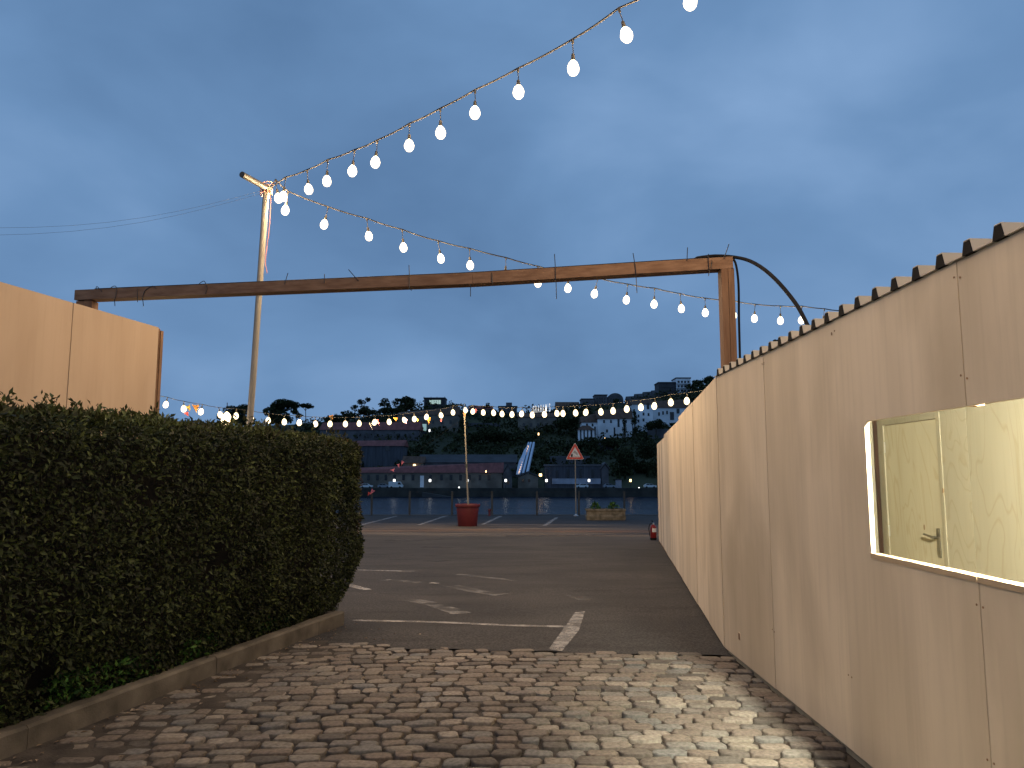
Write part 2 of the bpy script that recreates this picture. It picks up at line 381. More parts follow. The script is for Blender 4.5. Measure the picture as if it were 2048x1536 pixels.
def cobble_mat():
    m = mat('granite_cobble', (.2, .18, .16), .8, spec=.25, bump=.5, bscale=55)
    t = m.node_tree; b = t.nodes['Principled BSDF']; c = N(t, 'ShaderNodeTexCoord'); g = N(t, 'ShaderNodeNewGeometry'); oi = N(t, 'ShaderNodeObjectInfo')
    n = N(t, 'ShaderNodeTexNoise'); n.inputs['Scale'].default_value = 38; n.inputs['Detail'].default_value = 6; t.links.new(g.outputs['Position'], n.inputs['Vector'])
    add = N(t, 'ShaderNodeMath', operation='ADD'); t.links.new(g.outputs['Random Per Island'], add.inputs[0]); t.links.new(oi.outputs['Random'], add.inputs[1])
    fr = N(t, 'ShaderNodeMath', operation='FRACT'); t.links.new(add.outputs[0], fr.inputs[0])
    r = N(t, 'ShaderNodeValToRGB'); r.color_ramp.elements[0].color = (.085, .077, .066, 1); r.color_ramp.elements[1].color = (.27, .24, .195, 1)
    for p, cc in ((.25, (.155, .127, .102)), (.45, (.15, .147, .135)), (.62, (.20, .175, .138)), (.8, (.15, .122, .098))):
        e = r.color_ramp.elements.new(p); e.color = (*cc, 1)
    t.links.new(fr.outputs[0], r.inputs[0])
    r2 = N(t, 'ShaderNodeValToRGB'); r2.color_ramp.elements[0].position = .3; r2.color_ramp.elements[1].position = .7
    r2.color_ramp.elements[0].color = (.6, .58, .56, 1); r2.color_ramp.elements[1].color = (1.2, 1.19, 1.17, 1); t.links.new(n.outputs[0], r2.inputs[0])
    x = N(t, 'ShaderNodeMix', data_type='RGBA', blend_type='MULTIPLY'); x.inputs[0].default_value = 1
    t.links.new(r.outputs[0], x.inputs[6]); t.links.new(r2.outputs[0], x.inputs[7]); t.links.new(x.outputs[2], b.inputs['Base Color'])
    return m
M['cobble'] = cobble_mat()
def stone_shape(seed, nn=10):
    q = random.Random(seed); pts = []; sk = q.uniform(-.18, .18)
    for k in range(nn):
        a = 2 * math.pi * (k + .5) / nn; ca, sa = math.cos(a), math.sin(a); p = q.uniform(.36, .56)
        hx = seed % 2; px_ = math.copysign(abs(ca) ** p, ca) * .5; py_ = math.copysign(abs(sa) ** p, sa) * .5
        if hx: px_ = math.copysign(.5 * min(1, abs(ca) ** .75 + .06), ca)
        pts.append(((px_ + sk * py_) * q.uniform(.88, 1.05), py_ * q.uniform(.86, 1.05)))
    v, f = [], []
    for s_, z in ((1.0, -.05), (1.0, -.009), (.955, -.0015), (.80, q.uniform(.0005, .002))):
        v += [(x * s_, y * s_, z + (q.uniform(-.0012, .0012))) for x, y in pts]
    for i in range(3):
        for k in range(nn): a = i * nn + k; b = i * nn + (k + 1) % nn; f.append((a, b, b + nn, a + nn))
    f.append(tuple(3 * nn + k for k in range(nn)))
    return v, f
def hex_shape(seed):
    q = random.Random(seed); sk = q.uniform(-.12, .12); tip = q.uniform(.36, .42)
    base = [(-.5, 0), (-tip, -.5), (0, -.5), (tip, -.5), (.5, 0), (tip, .5), (0, .5), (-tip, .5)]
    pts = [((x + sk * y) * q.uniform(.94, 1.04) + q.uniform(-.02, .02), y * q.uniform(.92, 1.03)) for x, y in base]; nn = 8; v, f = [], []
    for s_, z in ((1.0, -.05), (1.0, -.008), (.96, -.001), (.8, q.uniform(.0005, .0015))): v += [(x * s_, y * s_, z + q.uniform(-.001, .001)) for x, y in pts]
    for i in range(3):
        for k in range(nn): a = i * nn + k; b = i * nn + (k + 1) % nn; f.append((a, b, b + nn, a + nn))
    f.append(tuple(3 * nn + k for k in range(nn))); return v, f
SHAPES = [stone_shape(100 + i) for i in range(28)] + [hex_shape(300 + i) for i in range(14)]
def gcurve(x): return .033 * x - .0225 * x * x
stones = []
row = 0; y0 = 1.2
while y0 < 8.2:
    pitch = rnd.uniform(.112, .138); x = -4.5 + rnd.random() * .17
    x += .095 * (row % 2)
    while x < 2.0:
        w = rnd.choice((rnd.uniform(.16, .21), rnd.uniform(.16, .22), rnd.uniform(.11, .16), rnd.uniform(.2, .26)))
        hexy = x > .25 + .5 * mnoise.noise((x, y0 * 1.3, 6))
        if hexy: w = rnd.uniform(.175, .205)
        cx = x + w / 2; cy = y0 + gcurve(cx) + .03 * mnoise.noise((cx * 1.5, y0 * 1.1, 2)) + rnd.uniform(-.012, .012)
        x += w
        if cx < kerb_x(cy) + .03 or cx > 1.99 or cy > edge_y(cx) + .035: continue
        stones.append((cx, cy, (w + .004) if hexy else w - rnd.uniform(.004, .014), pitch - (rnd.uniform(.010, .017) if hexy else rnd.uniform(.004, .012)), rnd.uniform(-.009, .005), math.atan(.033 - .045 * cx) + rnd.gauss(0, .03 if hexy else .07), 28 + rnd.randrange(14) if hexy else rnd.randrange(28)))
    y0 += pitch; row += 1
def in_view(s):
    d = Vector((s[0], s[1], -EYE)); zc = d.y * math.cos(TH) + d.z * math.sin(TH); yc = -d.y * math.sin(TH) + d.z * math.cos(TH)
    u = 1024 + F * d.x / zc; v = 768 - F * yc / zc
    return -20 < u < 2068 and v < 1560 and s[0] < 1.95
vis = sorted([s for s in stones if in_view(s)], key=lambda s: s[1])
near = vis[:300]; nearset = set(id(s) for s in near)
stone_me = []
for v, f in SHAPES:
    me = bpy.data.meshes.new('cobblestone'); me.from_pydata(v, [], f); me.materials.append(M['cobble'])
    me.polygons.foreach_set('use_smooth', [True] * len(me.polygons)); stone_me.append(me)
for s in near:
    o = bpy.data.objects.new('cobblestone', stone_me[s[6]]); C.objects.link(o); o.parent = bed
    o.location = (s[0], s[1], s[4]); o.scale = (s[2], s[3], 1); o.rotation_euler = (rnd.gauss(0, .022), rnd.gauss(0, .02), s[5])
mb = MB()
for s in stones:
    if id(s) in nearset: continue
    ca, sa = math.cos(s[5]), math.sin(s[5]); v, f = SHAPES[s[6]]
    mb.add([(s[0] + ca * p[0] * s[2] - sa * p[1] * s[3], s[1] + sa * p[0] * s[2] + ca * p[1] * s[3], p[2] + s[4]) for p in v], f)
rest = mb.build('cobblestone_field', M['cobble'], bed, smooth=True, fix=False); rest['kind'] = 'stuff'

# kerb round the bed
kerb = empty('planting_bed_kerb', CA, 'low worn concrete kerb edging the hedge bed beside the cobbles', 'kerb')
def kp(s, n_, z): p = CA + CD * s + CN * n_; return Vector((p.x, p.y, z))
LK = (CB - CA).length
js = [-5.6, -3.7, -1.8, .17, 1.95, 3.62, LK]
for a, b in zip(js, js[1:]):
    dz = rnd.uniform(-.008, .008); g = .004; bv = .015; off = rnd.uniform(-.006, .006)
    ring = [(0, -.2), (0, .115), (bv, .132), (.12 - bv, .132), (.12, .115), (.12, -.2)]
    m_ = MB(); nseg = 8; o_ = 0
    for i in range(nseg + 1):
        s_ = a + g + (b - a - 2 * g) * i / nseg
        for (q, z) in ring: m_.v.append(tuple(kp(s_, q + off + .005 * mnoise.noise((s_ * 3, z * 9, 1)), z + dz + (.006 * mnoise.noise((s_ * 2.5, q * 9, 7)) if z > 0 else 0))))
    for i in range(nseg):
        for k in range(5): c_ = i * 6 + k; m_.f.append((c_, c_ + 1, c_ + 7, c_ + 6))
    m_.f.append(tuple(range(6))); m_.f.append(tuple(nseg * 6 + k for k in range(6)))
    m_.build('kerb_stone', M['curb'], kerb, smooth=True)
MB().prism([kp(LK - .12, .125, -.2), kp(LK, .125, -.2), kp(LK, .125, .128), kp(LK - .12, .125, .128)], CN * 1.7).build('kerb_stone', M['curb'], kerb)
vv, ff = [], []
for i in range(41):
    for j in range(13):
        p = kp(-5.6 + (LK - .1 + 5.6) * i / 40, .11 + 1.7 * j / 12, 0); vv.append((p.x, p.y, 0.10 + .03 * mnoise.noise((p.x * 3, p.y * 3, 0))))
for i in range(40):
    for j in range(12): a = i * 13 + j; ff.append((a, a + 13, a + 14, a + 1))
tag(MB().add(vv, ff).build('planting_bed', M['soil']), kind='structure')

# road markings, 4 mm sheets
def sheet(name, pts, m_, dz=.004, label=None):
    vs = [Vector((p.x, p.y, gz(p.y) + dz)) for p in pts]
    return tag(MB().add(vs, [tuple(range(len(vs)))]).build(name, m_), kind='structure')
def strip(px, m_, w, dz=.004, nseg=24, name='painted_line'):
    g = [gnd(*p) for p in px]; out = []; mb_ = MB(); tot = []
    for a, b in zip(g, g[1:]):
        for i in range(nseg): tot.append(a.lerp(b, i / nseg))
    tot.append(g[-1])
    for i, p in enumerate(tot):
        d = (tot[min(i + 1, len(tot) - 1)] - tot[max(i - 1, 0)]); d.z = 0; d.normalize(); nn_ = Vector((-d.y, d.x, 0)) * w / 2
        k = 1 + .12 * mnoise.noise((p.x * 9, p.y * 9, 0))
        for q in (p + nn_ * k, p - nn_ * k): mb_.v.append((q.x, q.y, gz(q.y) + dz))
    for i in range(len(tot) - 1): mb_.f.append((2 * i, 2 * i + 1, 2 * i + 3, 2 * i + 2))
    return tag(mb_.build(name, m_), kind='structure')
strip([(706, 1241), (880, 1245), (1010, 1251), (1130, 1254)], M['paint'], .10)
sheet('painted_bar', [gnd(*p) for p in ((1097, 1300), (1124, 1304), (1158, 1262), (1170, 1224), (1150, 1226), (1132, 1252))], M['paint'], .008)
strip([(818, 1200), (862, 1207), (925, 1228)], M['paint_thin'], .24)
strip([(860, 1166), (880, 1167)], M['paint'], .12)
strip([(895, 1170), (950, 1182), (1003, 1190)], M['paint_thin'], .26)
strip([(915, 1149), (1030, 1161)], M['paint_thin'], .14)
strip([(700, 1140), (828, 1143)], M['paint'], .12)
strip([(690, 1168), (735, 1180)], M['paint'], .14)
strip([(770, 1160), (840, 1166)], M['paint_thin'], .2)
strip([(1145, 1190), (1172, 1200)], M['paint_thin'], .2)
M['tar'] = worn('tar_mark', (.012, .012, .013), None, 5, .35, .6)
strip([(846, 1122), (872, 1123), (903, 1121)], M['tar'], .09, name='tar_seam'); strip([(720, 1108), (790, 1110), (880, 1112)], M['tar'], .05, name='tar_seam')
strip([(775, 1080), (815, 1082), (890, 1078)], M['tar'], .3, name='tar_seam'); strip([(845, 1094), (905, 1096)], M['tar'], .35, name='tar_seam')
strip([(1010, 1072), (1180, 1070), (1310, 1068)], M['tar'], .5, .008, name='tar_seam')
for a, b in (((560, 1052), (640, 1032)), ((722, 1050), (794, 1032)), ((838, 1050), (894, 1031)), ((965, 1049), (1002, 1032)), ((1088, 1052), (1114, 1035))):
    strip([a, b], M['paint'], .16)
vv = [gnd(p[0], p[1]) for p in ((500, 1071), (1330, 1074), (1330, 1049), (500, 1046))]
sheet('sandy_strip', vv, M['dust'], .003)
sheet('rusty_rail_trace', [gnd(p[0], p[1]) for p in ((500, 1062), (1330, 1066), (1330, 1061), (500, 1056))], M['rust'], .006)

# ------------------------------------------------------------------ quay, river, far bank, hill
WZ = -5.7; BY = 262.0
bt = at(1024, 976, BY).z
tag(MB().box(-90, 90, QE - .9, QE + .25, WZ - 2, gz(QE) - .005).build('quay_wall', M['quaywall']), 'dark stone quay edge below the car park railing', 'quay wall')
kb = MB()
kb.box(-90, 90, QE - .35, QE + .25, gz(QE) - .006, gz(QE) + .02); tag(kb.build('quay_coping', M['quaywall']), kind='structure')
def water_mat():
    m = bpy.data.materials.new('river_water'); m.use_nodes = True; t = m.node_tree; b = t.nodes['Principled BSDF']
    b.inputs['Base Color'].default_value = (.003, .010, .026, 1); b.inputs['Roughness'].default_value = .22; b.inputs['Specular IOR Level'].default_value = .085; b.inputs['IOR'].default_value = 1.33
    c = N(t, 'ShaderNodeTexCoord'); mpn = N(t, 'ShaderNodeMapping'); mpn.inputs['Scale'].default_value = (.7, 1, 1); t.links.new(c.outputs['Object'], mpn.inputs[0])
    n = N(t, 'ShaderNodeTexNoise'); n.inputs['Scale'].default_value = .9; n.inputs['Detail'].default_value = 5; t.links.new(mpn.outputs[0], n.inputs['Vector'])
    bp = N(t, 'ShaderNodeBump'); bp.inputs['Strength'].default_value = 1; bp.inputs['Distance'].default_value = .3; t.links.new(n.outputs[0], bp.inputs['Height']); t.links.new(bp.outputs[0], b.inputs['Normal'])
    return m
tag(MB().add([(-700, QE, WZ), (700, QE, WZ), (700, BY + .5, WZ), (-700, BY + .5, WZ)], [(0, 1, 2, 3)]).build('river', water_mat()), kind='structure')
tag(MB().box(-500, 500, BY, BY + 1.5, WZ - 1, bt).build('embankment_wall', M['quaywall']), 'long dark river wall along the far bank under the warehouses', 'river wall')
rp = MB().prism([at(846, 984, BY - .1), at(905, 993.5, BY - .1), at(846, 993.5, BY - .1)], (0, -3, 0))
tag(rp.build('boat_ramp', M['road']), 'pale sloping slipway on the far river wall', 'ramp')
CREST = [(-600, 868), (290, 856), (500, 853), (640, 846), (690, 840), (760, 828), (850, 818), (910, 818), (1000, 828), (1050, 826), (1110, 822), (1165, 816), (1215, 811), (1260, 804), (1320, 791), (1380, 781), (1410, 768), (1560, 700), (1900, 640), (2600, 600)]
Y0, Y1 = 276.0, 430.0
def hill_py(px, Y):
    t = min(1, max(0, (Y - Y0) / (Y1 - Y0))); c = lerp(CREST, px); return 976 - (976 - c) * t ** .8
def hillY(px, py):
    c = lerp(CREST, px); t = max(0, min(1, (976 - py) / (976 - c))); return Y0 + (Y1 - Y0) * t ** 1.25
def terrain_z(x, Y):
    px = 1024 + F * x / Y * .993; Yc = min(Y, Y1)
    z = at(1024, hill_py(px, Yc), Yc).z
    if Y > Y1: z -= (Y - Y1) * .06
    if Y > Y0 + 8: z += 1.2 * mnoise.noise((x * .035, Y * .035, 0)) * sm(Y0 + 8, Y0 + 40, Y)
    return z
vv, ff = [], []
hx = [-520 + 8 * i for i in range(131)]; hy = [BY + 1.5, 266, 270, 274] + [276 + 5.5 * i for i in range(30)] + [450, 500, 600, 800, 1100]
for x in hx:
    for Y in hy: vv.append((x, Y, terrain_z(x, Y)))
n = len(hy)
for i in range(len(hx) - 1):
    for j in range(n - 1): a = i * n + j; ff.append((a, a + n, a + n + 1, a + 1))
tag(MB().add(vv, ff).build('hillside', M['hill'], smooth=True), kind='structure')

def leaf_cloud(cx, cy, cz, rx, ry, rz, count, size, rs, shell=.55):
    """count leaf cards spread through an ellipsoid, clumped"""
    u = rs.normal(size=(count, 3)); u /= np.linalg.norm(u, axis=1)[:, None]
    r = (shell + (1 - shell) * rs.random(count)) ** .8
    c = np.array([cx, cy, cz]) + u * r[:, None] * np.array([rx, ry, rz])
    a = rs.normal(size=(count, 3)); a /= np.linalg.norm(a, axis=1)[:, None]
    b = np.cross(a, rs.normal(size=(count, 3))); b /= np.linalg.norm(b, axis=1)[:, None]
    s = size * (.6 + .8 * rs.random(count))[:, None]
    return np.stack([c - a * s, c + b * s * .6, c + a * s, c - b * s * .6], 1).reshape(-1, 3), rs.random(count)
def clouds(lst, rs):
    V, T = [], []
    for l in lst: v, t = leaf_cloud(*l, rs); V.append(v); T.append(t)
    V = np.concatenate(V); T = np.concatenate(T); return V, np.arange(len(V)).reshape(-1, 4), T
RS = np.random.RandomState(4)
# scrub covering the slope
lst = []
for i in range(900):
    px = rnd.uniform(600, 1430); t = rnd.random() ** .8; Y = Y0 + 6 + (Y1 - Y0 - 8) * t
    if 700 < px < 1010 and Y < 300: continue
    x = (px - 1024) / F * Y; r = rnd.uniform(1.5, 4.2) * (Y / 330)
    lst.append((x, Y, terrain_z(x, Y) + r * .4, r * 1.3, r, r * .8, 34, .75))
V, Q, T = clouds(lst, RS); sc = npmesh('hillside_scrub', V, Q, M['crown'], col=T); tag(sc, 'dark bushes covering the slope across the river', 'scrub', kind='stuff')

PXM = lambda Y: Y / F
def tree(name, label, lobes, Y, trunk=None, size=2.2, dens=1.0, group=None, cat='tree'):
    """lobes: (px, py, half width px, half height px); trunk: (px, ybase, ytop)"""
    p0 = at(trunk[0], trunk[1], Y) if trunk else at(lobes[0][0], lobes[0][1] + lobes[0][3], Y)
    e = empty(name, p0, label, cat, group); lst = []
    for (px, py, hw, hh) in lobes:
        c = at(px, py, Y); k = PXM(Y)
        for j in range(4):
            a = rnd.uniform(0, 6.28); d = rnd.uniform(.2, .55)
            lst.append((c.x + math.cos(a) * d * hw * k, c.y + rnd.uniform(-.5, .5) * hw * k, c.z + math.sin(a) * d * hh * k, hw * k * .62, hw * k * .62, hh * k * .62, int(60 * dens * max(1, hw * hh / 60)), size * k * .9))
    V, Q, T = clouds(lst, RS); npmesh('crown', V, Q, M['crown'], e, T)
    k = PXM(Y)
    tb = MB(); c0 = lobes[0]; base = at(trunk[0], trunk[1] + 3, Y) if trunk else p0 - Vector((0, 0, .5)); top = at(c0[0], trunk[2] if trunk else c0[1], Y)
    tb.tube([base, base.lerp(top, .5) + Vector((.3, 0, 0)), top], [1.1 * k, .9 * k, .6 * k], 6)
    for (px, py, hw, hh) in lobes[:4]:
        tb.tube([base.lerp(top, .8), at(px, py, Y)], [.6 * k, .25 * k], 5)
    tb.build('trunk', M['trunk'], e)
    return e
G1 = 'trees on the far skyline'
tree('pine_tree', 'broad dark clump of trees on the skyline right beside the tall leaning pole', [(560, 812, 22, 14), (545, 822, 24, 16), (575, 810, 16, 12), (588, 815, 12, 12), (560, 834, 34, 16)], 415, (560, 856, 820), group=G1)
tree('leafy_tree', 'low rounded dark tree on the skyline behind the foot of the leaning pole', [(470, 825, 24, 14), (490, 820, 20, 12), (450, 836, 20, 12), (490, 838, 30, 14)], 415, (475, 856, 828), group=G1)
tree('thin_tree', 'slender wispy tree between the broad clump and the umbrella pine', [(592, 826, 8, 6), (598, 832, 9, 6)], 415, (594, 852, 832), dens=.7, group=G1)
tree('umbrella_pine', 'lone umbrella pine with flat crown and bare thin trunk on the skyline', [(611, 809, 13, 5), (604, 812, 8, 4), (619, 813, 8, 5)], 410, (610, 855, 812), size=1.6, dens=1.3, group=G1)
tree('leafy_tree', 'low wide dark tree left of the red pot lights, right of the umbrella pine', [(668, 838, 18, 9), (655, 842, 14, 8), (684, 840, 14, 9)], 410, (668, 852, 840), group=G1)
tree('pine_tree', 'small round pine, leftmost of the pines above the old lodges', [(709, 815, 9, 6)], 420, (709, 840, 818), size=1.6, group=G1)
tree('pine_tree', 'two headed pine with a raised tuft, second from left above the old lodges', [(723, 806, 10, 7), (736, 799, 7, 5), (728, 816, 10, 7)], 420, (729, 838, 812), size=1.6, group=G1)
tree('pine_tree', 'domed pine standing alone, third from left above the old lodges', [(769, 804, 12, 7), (762, 809, 7, 5), (776, 809, 8, 5)], 420, (768, 834, 808), size=1.6, group=G1)
tree('pine_tree', 'smaller pine touching the biggest pine on its left', [(791, 805, 10, 6), (797, 800, 7, 5)], 420, (792, 832, 810), size=1.6, group=G1)
tree('pine_tree', 'biggest dark pine of the row, left of the building with lit windows', [(812, 799, 14, 8), (824, 804, 10, 8), (808, 812, 14, 10), (820, 814, 14, 9)], 420, (813, 830, 810), group=G1)
tree('leafy_tree', 'low dark undergrowth tree in front of the skyline pines', [(735, 824, 26, 8), (700, 830, 20, 8), (770, 820, 24, 8), (800, 818, 24, 7)], 417, (740, 836, 826), group=G1)
tree('leafy_tree', 'small dark tree right of the building with lit windows', [(905, 810, 12, 5), (896, 813, 9, 4)], 424, (902, 820, 812), size=1.5, group=G1)
tree('leafy_tree', 'round tree behind the red roofed house on the crest', [(976, 812, 7, 6), (968, 814, 6, 5)], 428, (974, 826, 814), size=1.5, group=G1)
tree('cypress_tree', 'thin dark cypress in front of the white lodge wall', [(1249, 844, 4, 9), (1249, 856, 5, 12)], hillY(1249, 872) - 14, (1249, 872, 850), size=1.2, dens=1.6)
tree('cypress_tree', 'tall broad cypress covering the gap between two white lodges', [(1269, 828, 4, 12), (1269, 844, 7, 14), (1269, 860, 8, 12)], hillY(1269, 872) - 14, (1269, 872, 835), size=1.2, dens=1.6)
tree('leafy_tree', 'round dark tree in front of the rightmost white lodge', [(1310, 846, 14, 9), (1322, 850, 12, 10), (1302, 853, 12, 9)], hillY(1312, 868) - 12, (1312, 868, 850))
tree('leafy_tree', 'dark rounded tree in front of the pale arched building', [(1231, 801, 9, 6)], 424, (1231, 814, 804), size=1.5)
tree('leafy_tree', 'dark trees on the crest just above the plywood wall bend', [(1398, 766, 14, 8), (1416, 756, 14, 10), (1384, 774, 12, 6)], 428, (1400, 784, 768), group=G1)
tree('leafy_tree', 'dark treetop peeping over the corrugated roof of the near booth', [(1556, 684, 11, 9), (1545, 690, 9, 7), (1566, 682, 8, 7)], 428, (1556, 712, 690), group=G1)
tree('leafy_tree', 'leafy hillside tree below the lit rooftop letters', [(1120, 850, 22, 12), (1140, 840, 18, 12), (1100, 858, 16, 9)], hillY(1120, 868), (1120, 868, 850))
tree('leafy_tree', 'wide dark tree mass on the slope right of the red pot pole', [(975, 868, 30, 10), (1000, 874, 24, 12), (950, 876, 26, 12)], hillY(975, 892), (975, 892, 872))
tree('leafy_tree', 'dark hillside tree behind the warning sign', [(1185, 888, 28, 14), (1150, 896, 24, 12), (1220, 884, 24, 14)], hillY(1185, 905), (1185, 905, 890))
tree('leafy_tree', 'dark tree mass beside the far end of the plywood wall', [(1260, 915, 30, 22), (1290, 900, 26, 22), (1240, 945, 24, 18), (1290, 940, 28, 20)], 292, (1265, 972, 920), dens=.8)

win_cache = {}
def window(parent, p, w, h, m_, depth=.3, name='window'):
    key = (round(w, 1), round(h, 1), m_.name, name)
    if key not in win_cache:
        win_cache[key] = MB().box(-w / 2, w / 2, -.1, depth, -h / 2, h / 2).build(name, m_).data
        bpy.data.objects.remove([o for o in bpy.data.objects if o.data == win_cache[key]][0])
    o = bpy.data.objects.new(name, win_cache[key]); C.objects.link(o); o.location = p; attach(o, parent); return o
def house(name, label, px0, px1, ye, yb, yr0, yr1, wm, rm, Y=None, D=9, wins=(), wm2=None, cat='building', group=None, roof='gable', wy=(5, 11), over=.5):
    Y = Y or hillY((px0 + px1) / 2, yb); A = at(px0, ye, Y); B = at(px1, ye, Y); base = at(px0, yb, Y).z - 3
    e = empty(name, (A.x, Y, base + 3), label, cat, group); zt = A.z
    MB().box(A.x, B.x, Y, Y + D, base, zt).build('wall', M[wm], e)
    if roof == 'gable':
        r0 = at(px0, yr0, Y + D / 2); r1 = at(px1, yr1, Y + D / 2)
        o = over; m_ = MB()
        x0, x1 = A.x - o, B.x + o; zr0, zr1 = r0.z, r1.z
        t_ = .25
        m_.add([(x0, Y - o, zt + .02), (x1, Y - o, zt + .02), (x1, Y + D / 2, zr1), (x0, Y + D / 2, zr0), (x0, Y + D + o, zt + .02), (x1, Y + D + o, zt + .02)],
               [(0, 1, 2, 3), (3, 2, 5, 4), (0, 3, 4), (1, 5, 2), (0, 4, 5, 1)])
        m_.build('roof', M[rm], e)
    elif roof == 'front':      # gable end faces the river
        xm = (A.x + B.x) / 2; zr = at(px0, yr0, Y).z; o = over
        MB().prism([(A.x, Y + .05, zt + .01), (B.x, Y + .05, zt + .01), (xm, Y + .05, zr - .3)], (0, D - .1, 0)).build('gable', M[wm], e)
        MB().prism([(A.x - o, Y - .4, zt - .1), (xm, Y - .4, zr), (B.x + o, Y - .4, zt - .1), (B.x + o, Y - .4, zt + .3), (xm, Y - .4, zr + .45), (A.x - o, Y - .4, zt + .3)], (0, D + .8, 0)).build('roof', M[rm], e)
    else:
        MB().box(A.x - .3, B.x + .3, Y - .3, Y + D + .3, zt + .01, zt + .6).build('roof', M[rm], e)
    for wv in wins:
        cx, cy = wv[0], wv[1]; w_, h_ = (wv[2], wv[3]) if len(wv) > 3 else wy
        p = at(cx, cy, Y); window(e, p, w_ * Y / F, h_ * Y / F, wm2 or M['glass'])
    return e
grid = lambda x0, x1, nx, y0, y1, ny: [(x0 + (x1 - x0) * (i + .5) / nx, y0 + (y1 - y0) * (j + .5) / ny) for i in range(nx) for j in range(ny)]
w = house('riverside_warehouse', 'long low stone warehouse with red roof directly on the far quay', 640, 1004, 945.5, 976, 938, 925, 'wall_stone', 'roof_red', 268, 14,
          [(x, 955) for x in (660, 679, 698, 717, 737, 755, 772, 789, 807, 826, 861, 883, 902, 921, 939, 960, 978)], cat='warehouse')
window(w, at(844, 963, 268), 7.5 * 268 / F, 23 * 268 / F, M['wall_white'], name='door')
house('slate_roof_warehouse', 'warehouse with dark slate roof behind the right half of the long red roofed one', 838, 1032, 925, 945, 909, 909, 'wall_grey', 'roof_slate', 290, 14, [(848, 929, 14, 4)], cat='warehouse')
house('brown_roof_house', 'small brown roofed shed above a yellow lamp behind the long warehouse', 806, 846, 926, 945, 912, 913, 'wall_stone', 'roof_brown', 287, 8, cat='shed')
house('sheet_wall_warehouse', 'grey blue corrugated warehouse with dull red roof beside the hedge end', 600, 806, 892, 935, 883, 880, 'wall_blue', 'roof_red', None, 14, [(775, 897, 8, 10)], cat='warehouse')
house('upper_lodge', 'lower old lodge with reddish roof above the corrugated warehouse', 640, 838, 860, 890, 845, 844, 'wall_grey', 'roof_red', None, 14, grid(700, 830, 6, 866, 876, 1), wy=(5, 8), cat='lodge')
house('ridge_lodge', 'long old lodge with brown tiled roof sloping up towards the lit window building', 795, 916, 830, 864, 825, 813, 'wall_stone', 'roof_brown', None, 14, grid(805, 910, 6, 838, 850, 1), wy=(4, 7), cat='lodge')
house('white_house', 'small white house with two dark openings left of the red pot pole', 897, 917, 846, 860, 842, 842, 'wall_white', 'roof_brown', None, 6, [(903, 852), (911, 852)], wy=(4, 7), cat='house')
e = house('dark_block', 'black flat roofed building with a row of lit windows on the skyline', 848, 890, 797, 822, 0, 0, 'roof_slate', 'roof_slate', 432, 12, [(861, 804), (865.6, 804), (870.2, 804), (874.8, 804), (879.4, 804)], M['lit_win'], roof='flat', wy=(4.2, 8))
mb = MB()
for px in (848, 862, 874, 889):
    p = at(px, 798, 431.8); MB().tube([p, p + Vector((0, 0, 1.4))], .12, 5).build('roof_mast', M['roof_slate'], e)
house('red_roof_house', 'low red roofed house on the crest right of the red pot pole top', 938, 984, 818, 836, 811, 812, 'wall_stone', 'roof_red', 426, 9, grid(942, 980, 4, 821, 828, 1), wy=(4, 5), cat='house')
e = house('grey_apartment', 'boxy grey apartment block with a rooftop hut left of the lit letters', 997, 1034, 814, 842, 0, 0, 'wall_grey', 'roof_slate', 426, 10, grid(999, 1032, 5, 817, 832, 2), roof='flat', wy=(3.6, 4.5), cat='apartment block')
a = at(1012, 814, 428); b = at(1024, 805, 428); MB().box(a.x, b.x, 428, 433, a.z, b.z).build('roof_hut', M['wall_grey'], e)
house('sign_lodge', 'old lodge carrying the lit white letters on its roof', 1036, 1113, 834, 864, 827, 826, 'wall_stone', 'roof_brown', None, 12, [(1048, 850), (1062, 850), (1076, 850), (1092, 850)], wy=(4.5, 7), cat='lodge')
house('crest_house', 'dark hipped house among trees right of the lit letters', 1113, 1158, 814, 832, 804, 804, 'wall_stone', 'roof_brown', 428, 9, grid(1118, 1154, 4, 817, 824, 1), wy=(4, 5), cat='house')
house('stepped_apartment', 'lower grey apartment block, left one of the pair beside the arched building', 1163, 1189, 799, 826, 0, 0, 'wall_grey', 'roof_slate', 430, 10, grid(1165, 1187, 4, 802, 818, 3), roof='flat', wy=(3.4, 3.6), cat='apartment block')
house('stepped_apartment', 'taller grey apartment block touching the pale arched building', 1190, 1214, 791, 826, 0, 0, 'wall_grey', 'roof_slate', 433, 10, grid(1192, 1212, 4, 794, 818, 4), roof='flat', wy=(3.2, 3.8), cat='apartment block')
Ya = 436; e = empty('arched_building', at(1216, 815, Ya), 'pale building with a wide rounded top on the crest', 'building')
pts = [at(1214, 830, Ya), at(1247, 830, Ya)] + [at(1230.5 + 16.5 * math.cos(a), 800 - 14 * math.sin(a), Ya) for a in [i * math.pi / 10 for i in range(11)]]
MB().prism(pts, (0, 9, 0)).build('wall', M['wall_grey'], e)
for cx, cy in grid(1219, 1243, 4, 795, 815, 3): window(e, at(cx, cy, Ya), 3 * Ya / F, 3.6 * Ya / F, M['glass'])
for i in range(4):
    x0 = 1254 + 17 * i; yt = (795, 790, 786, 783)[i]
    house('terrace_house', ('leftmost', 'second', 'third', 'rightmost')[i] + ' of four pale stepped terrace houses below the crest apartments', x0, x0 + 16.7, yt + 3, 812, yt - 2, yt - 3, 'wall_grey', 'roof_slate', 424 + i * .5, 8, grid(x0 + 1, x0 + 16, 4, yt + 4, yt + 16, 2), wy=(2.4, 4), cat='house', group='terrace houses on the far hill', over=.05)
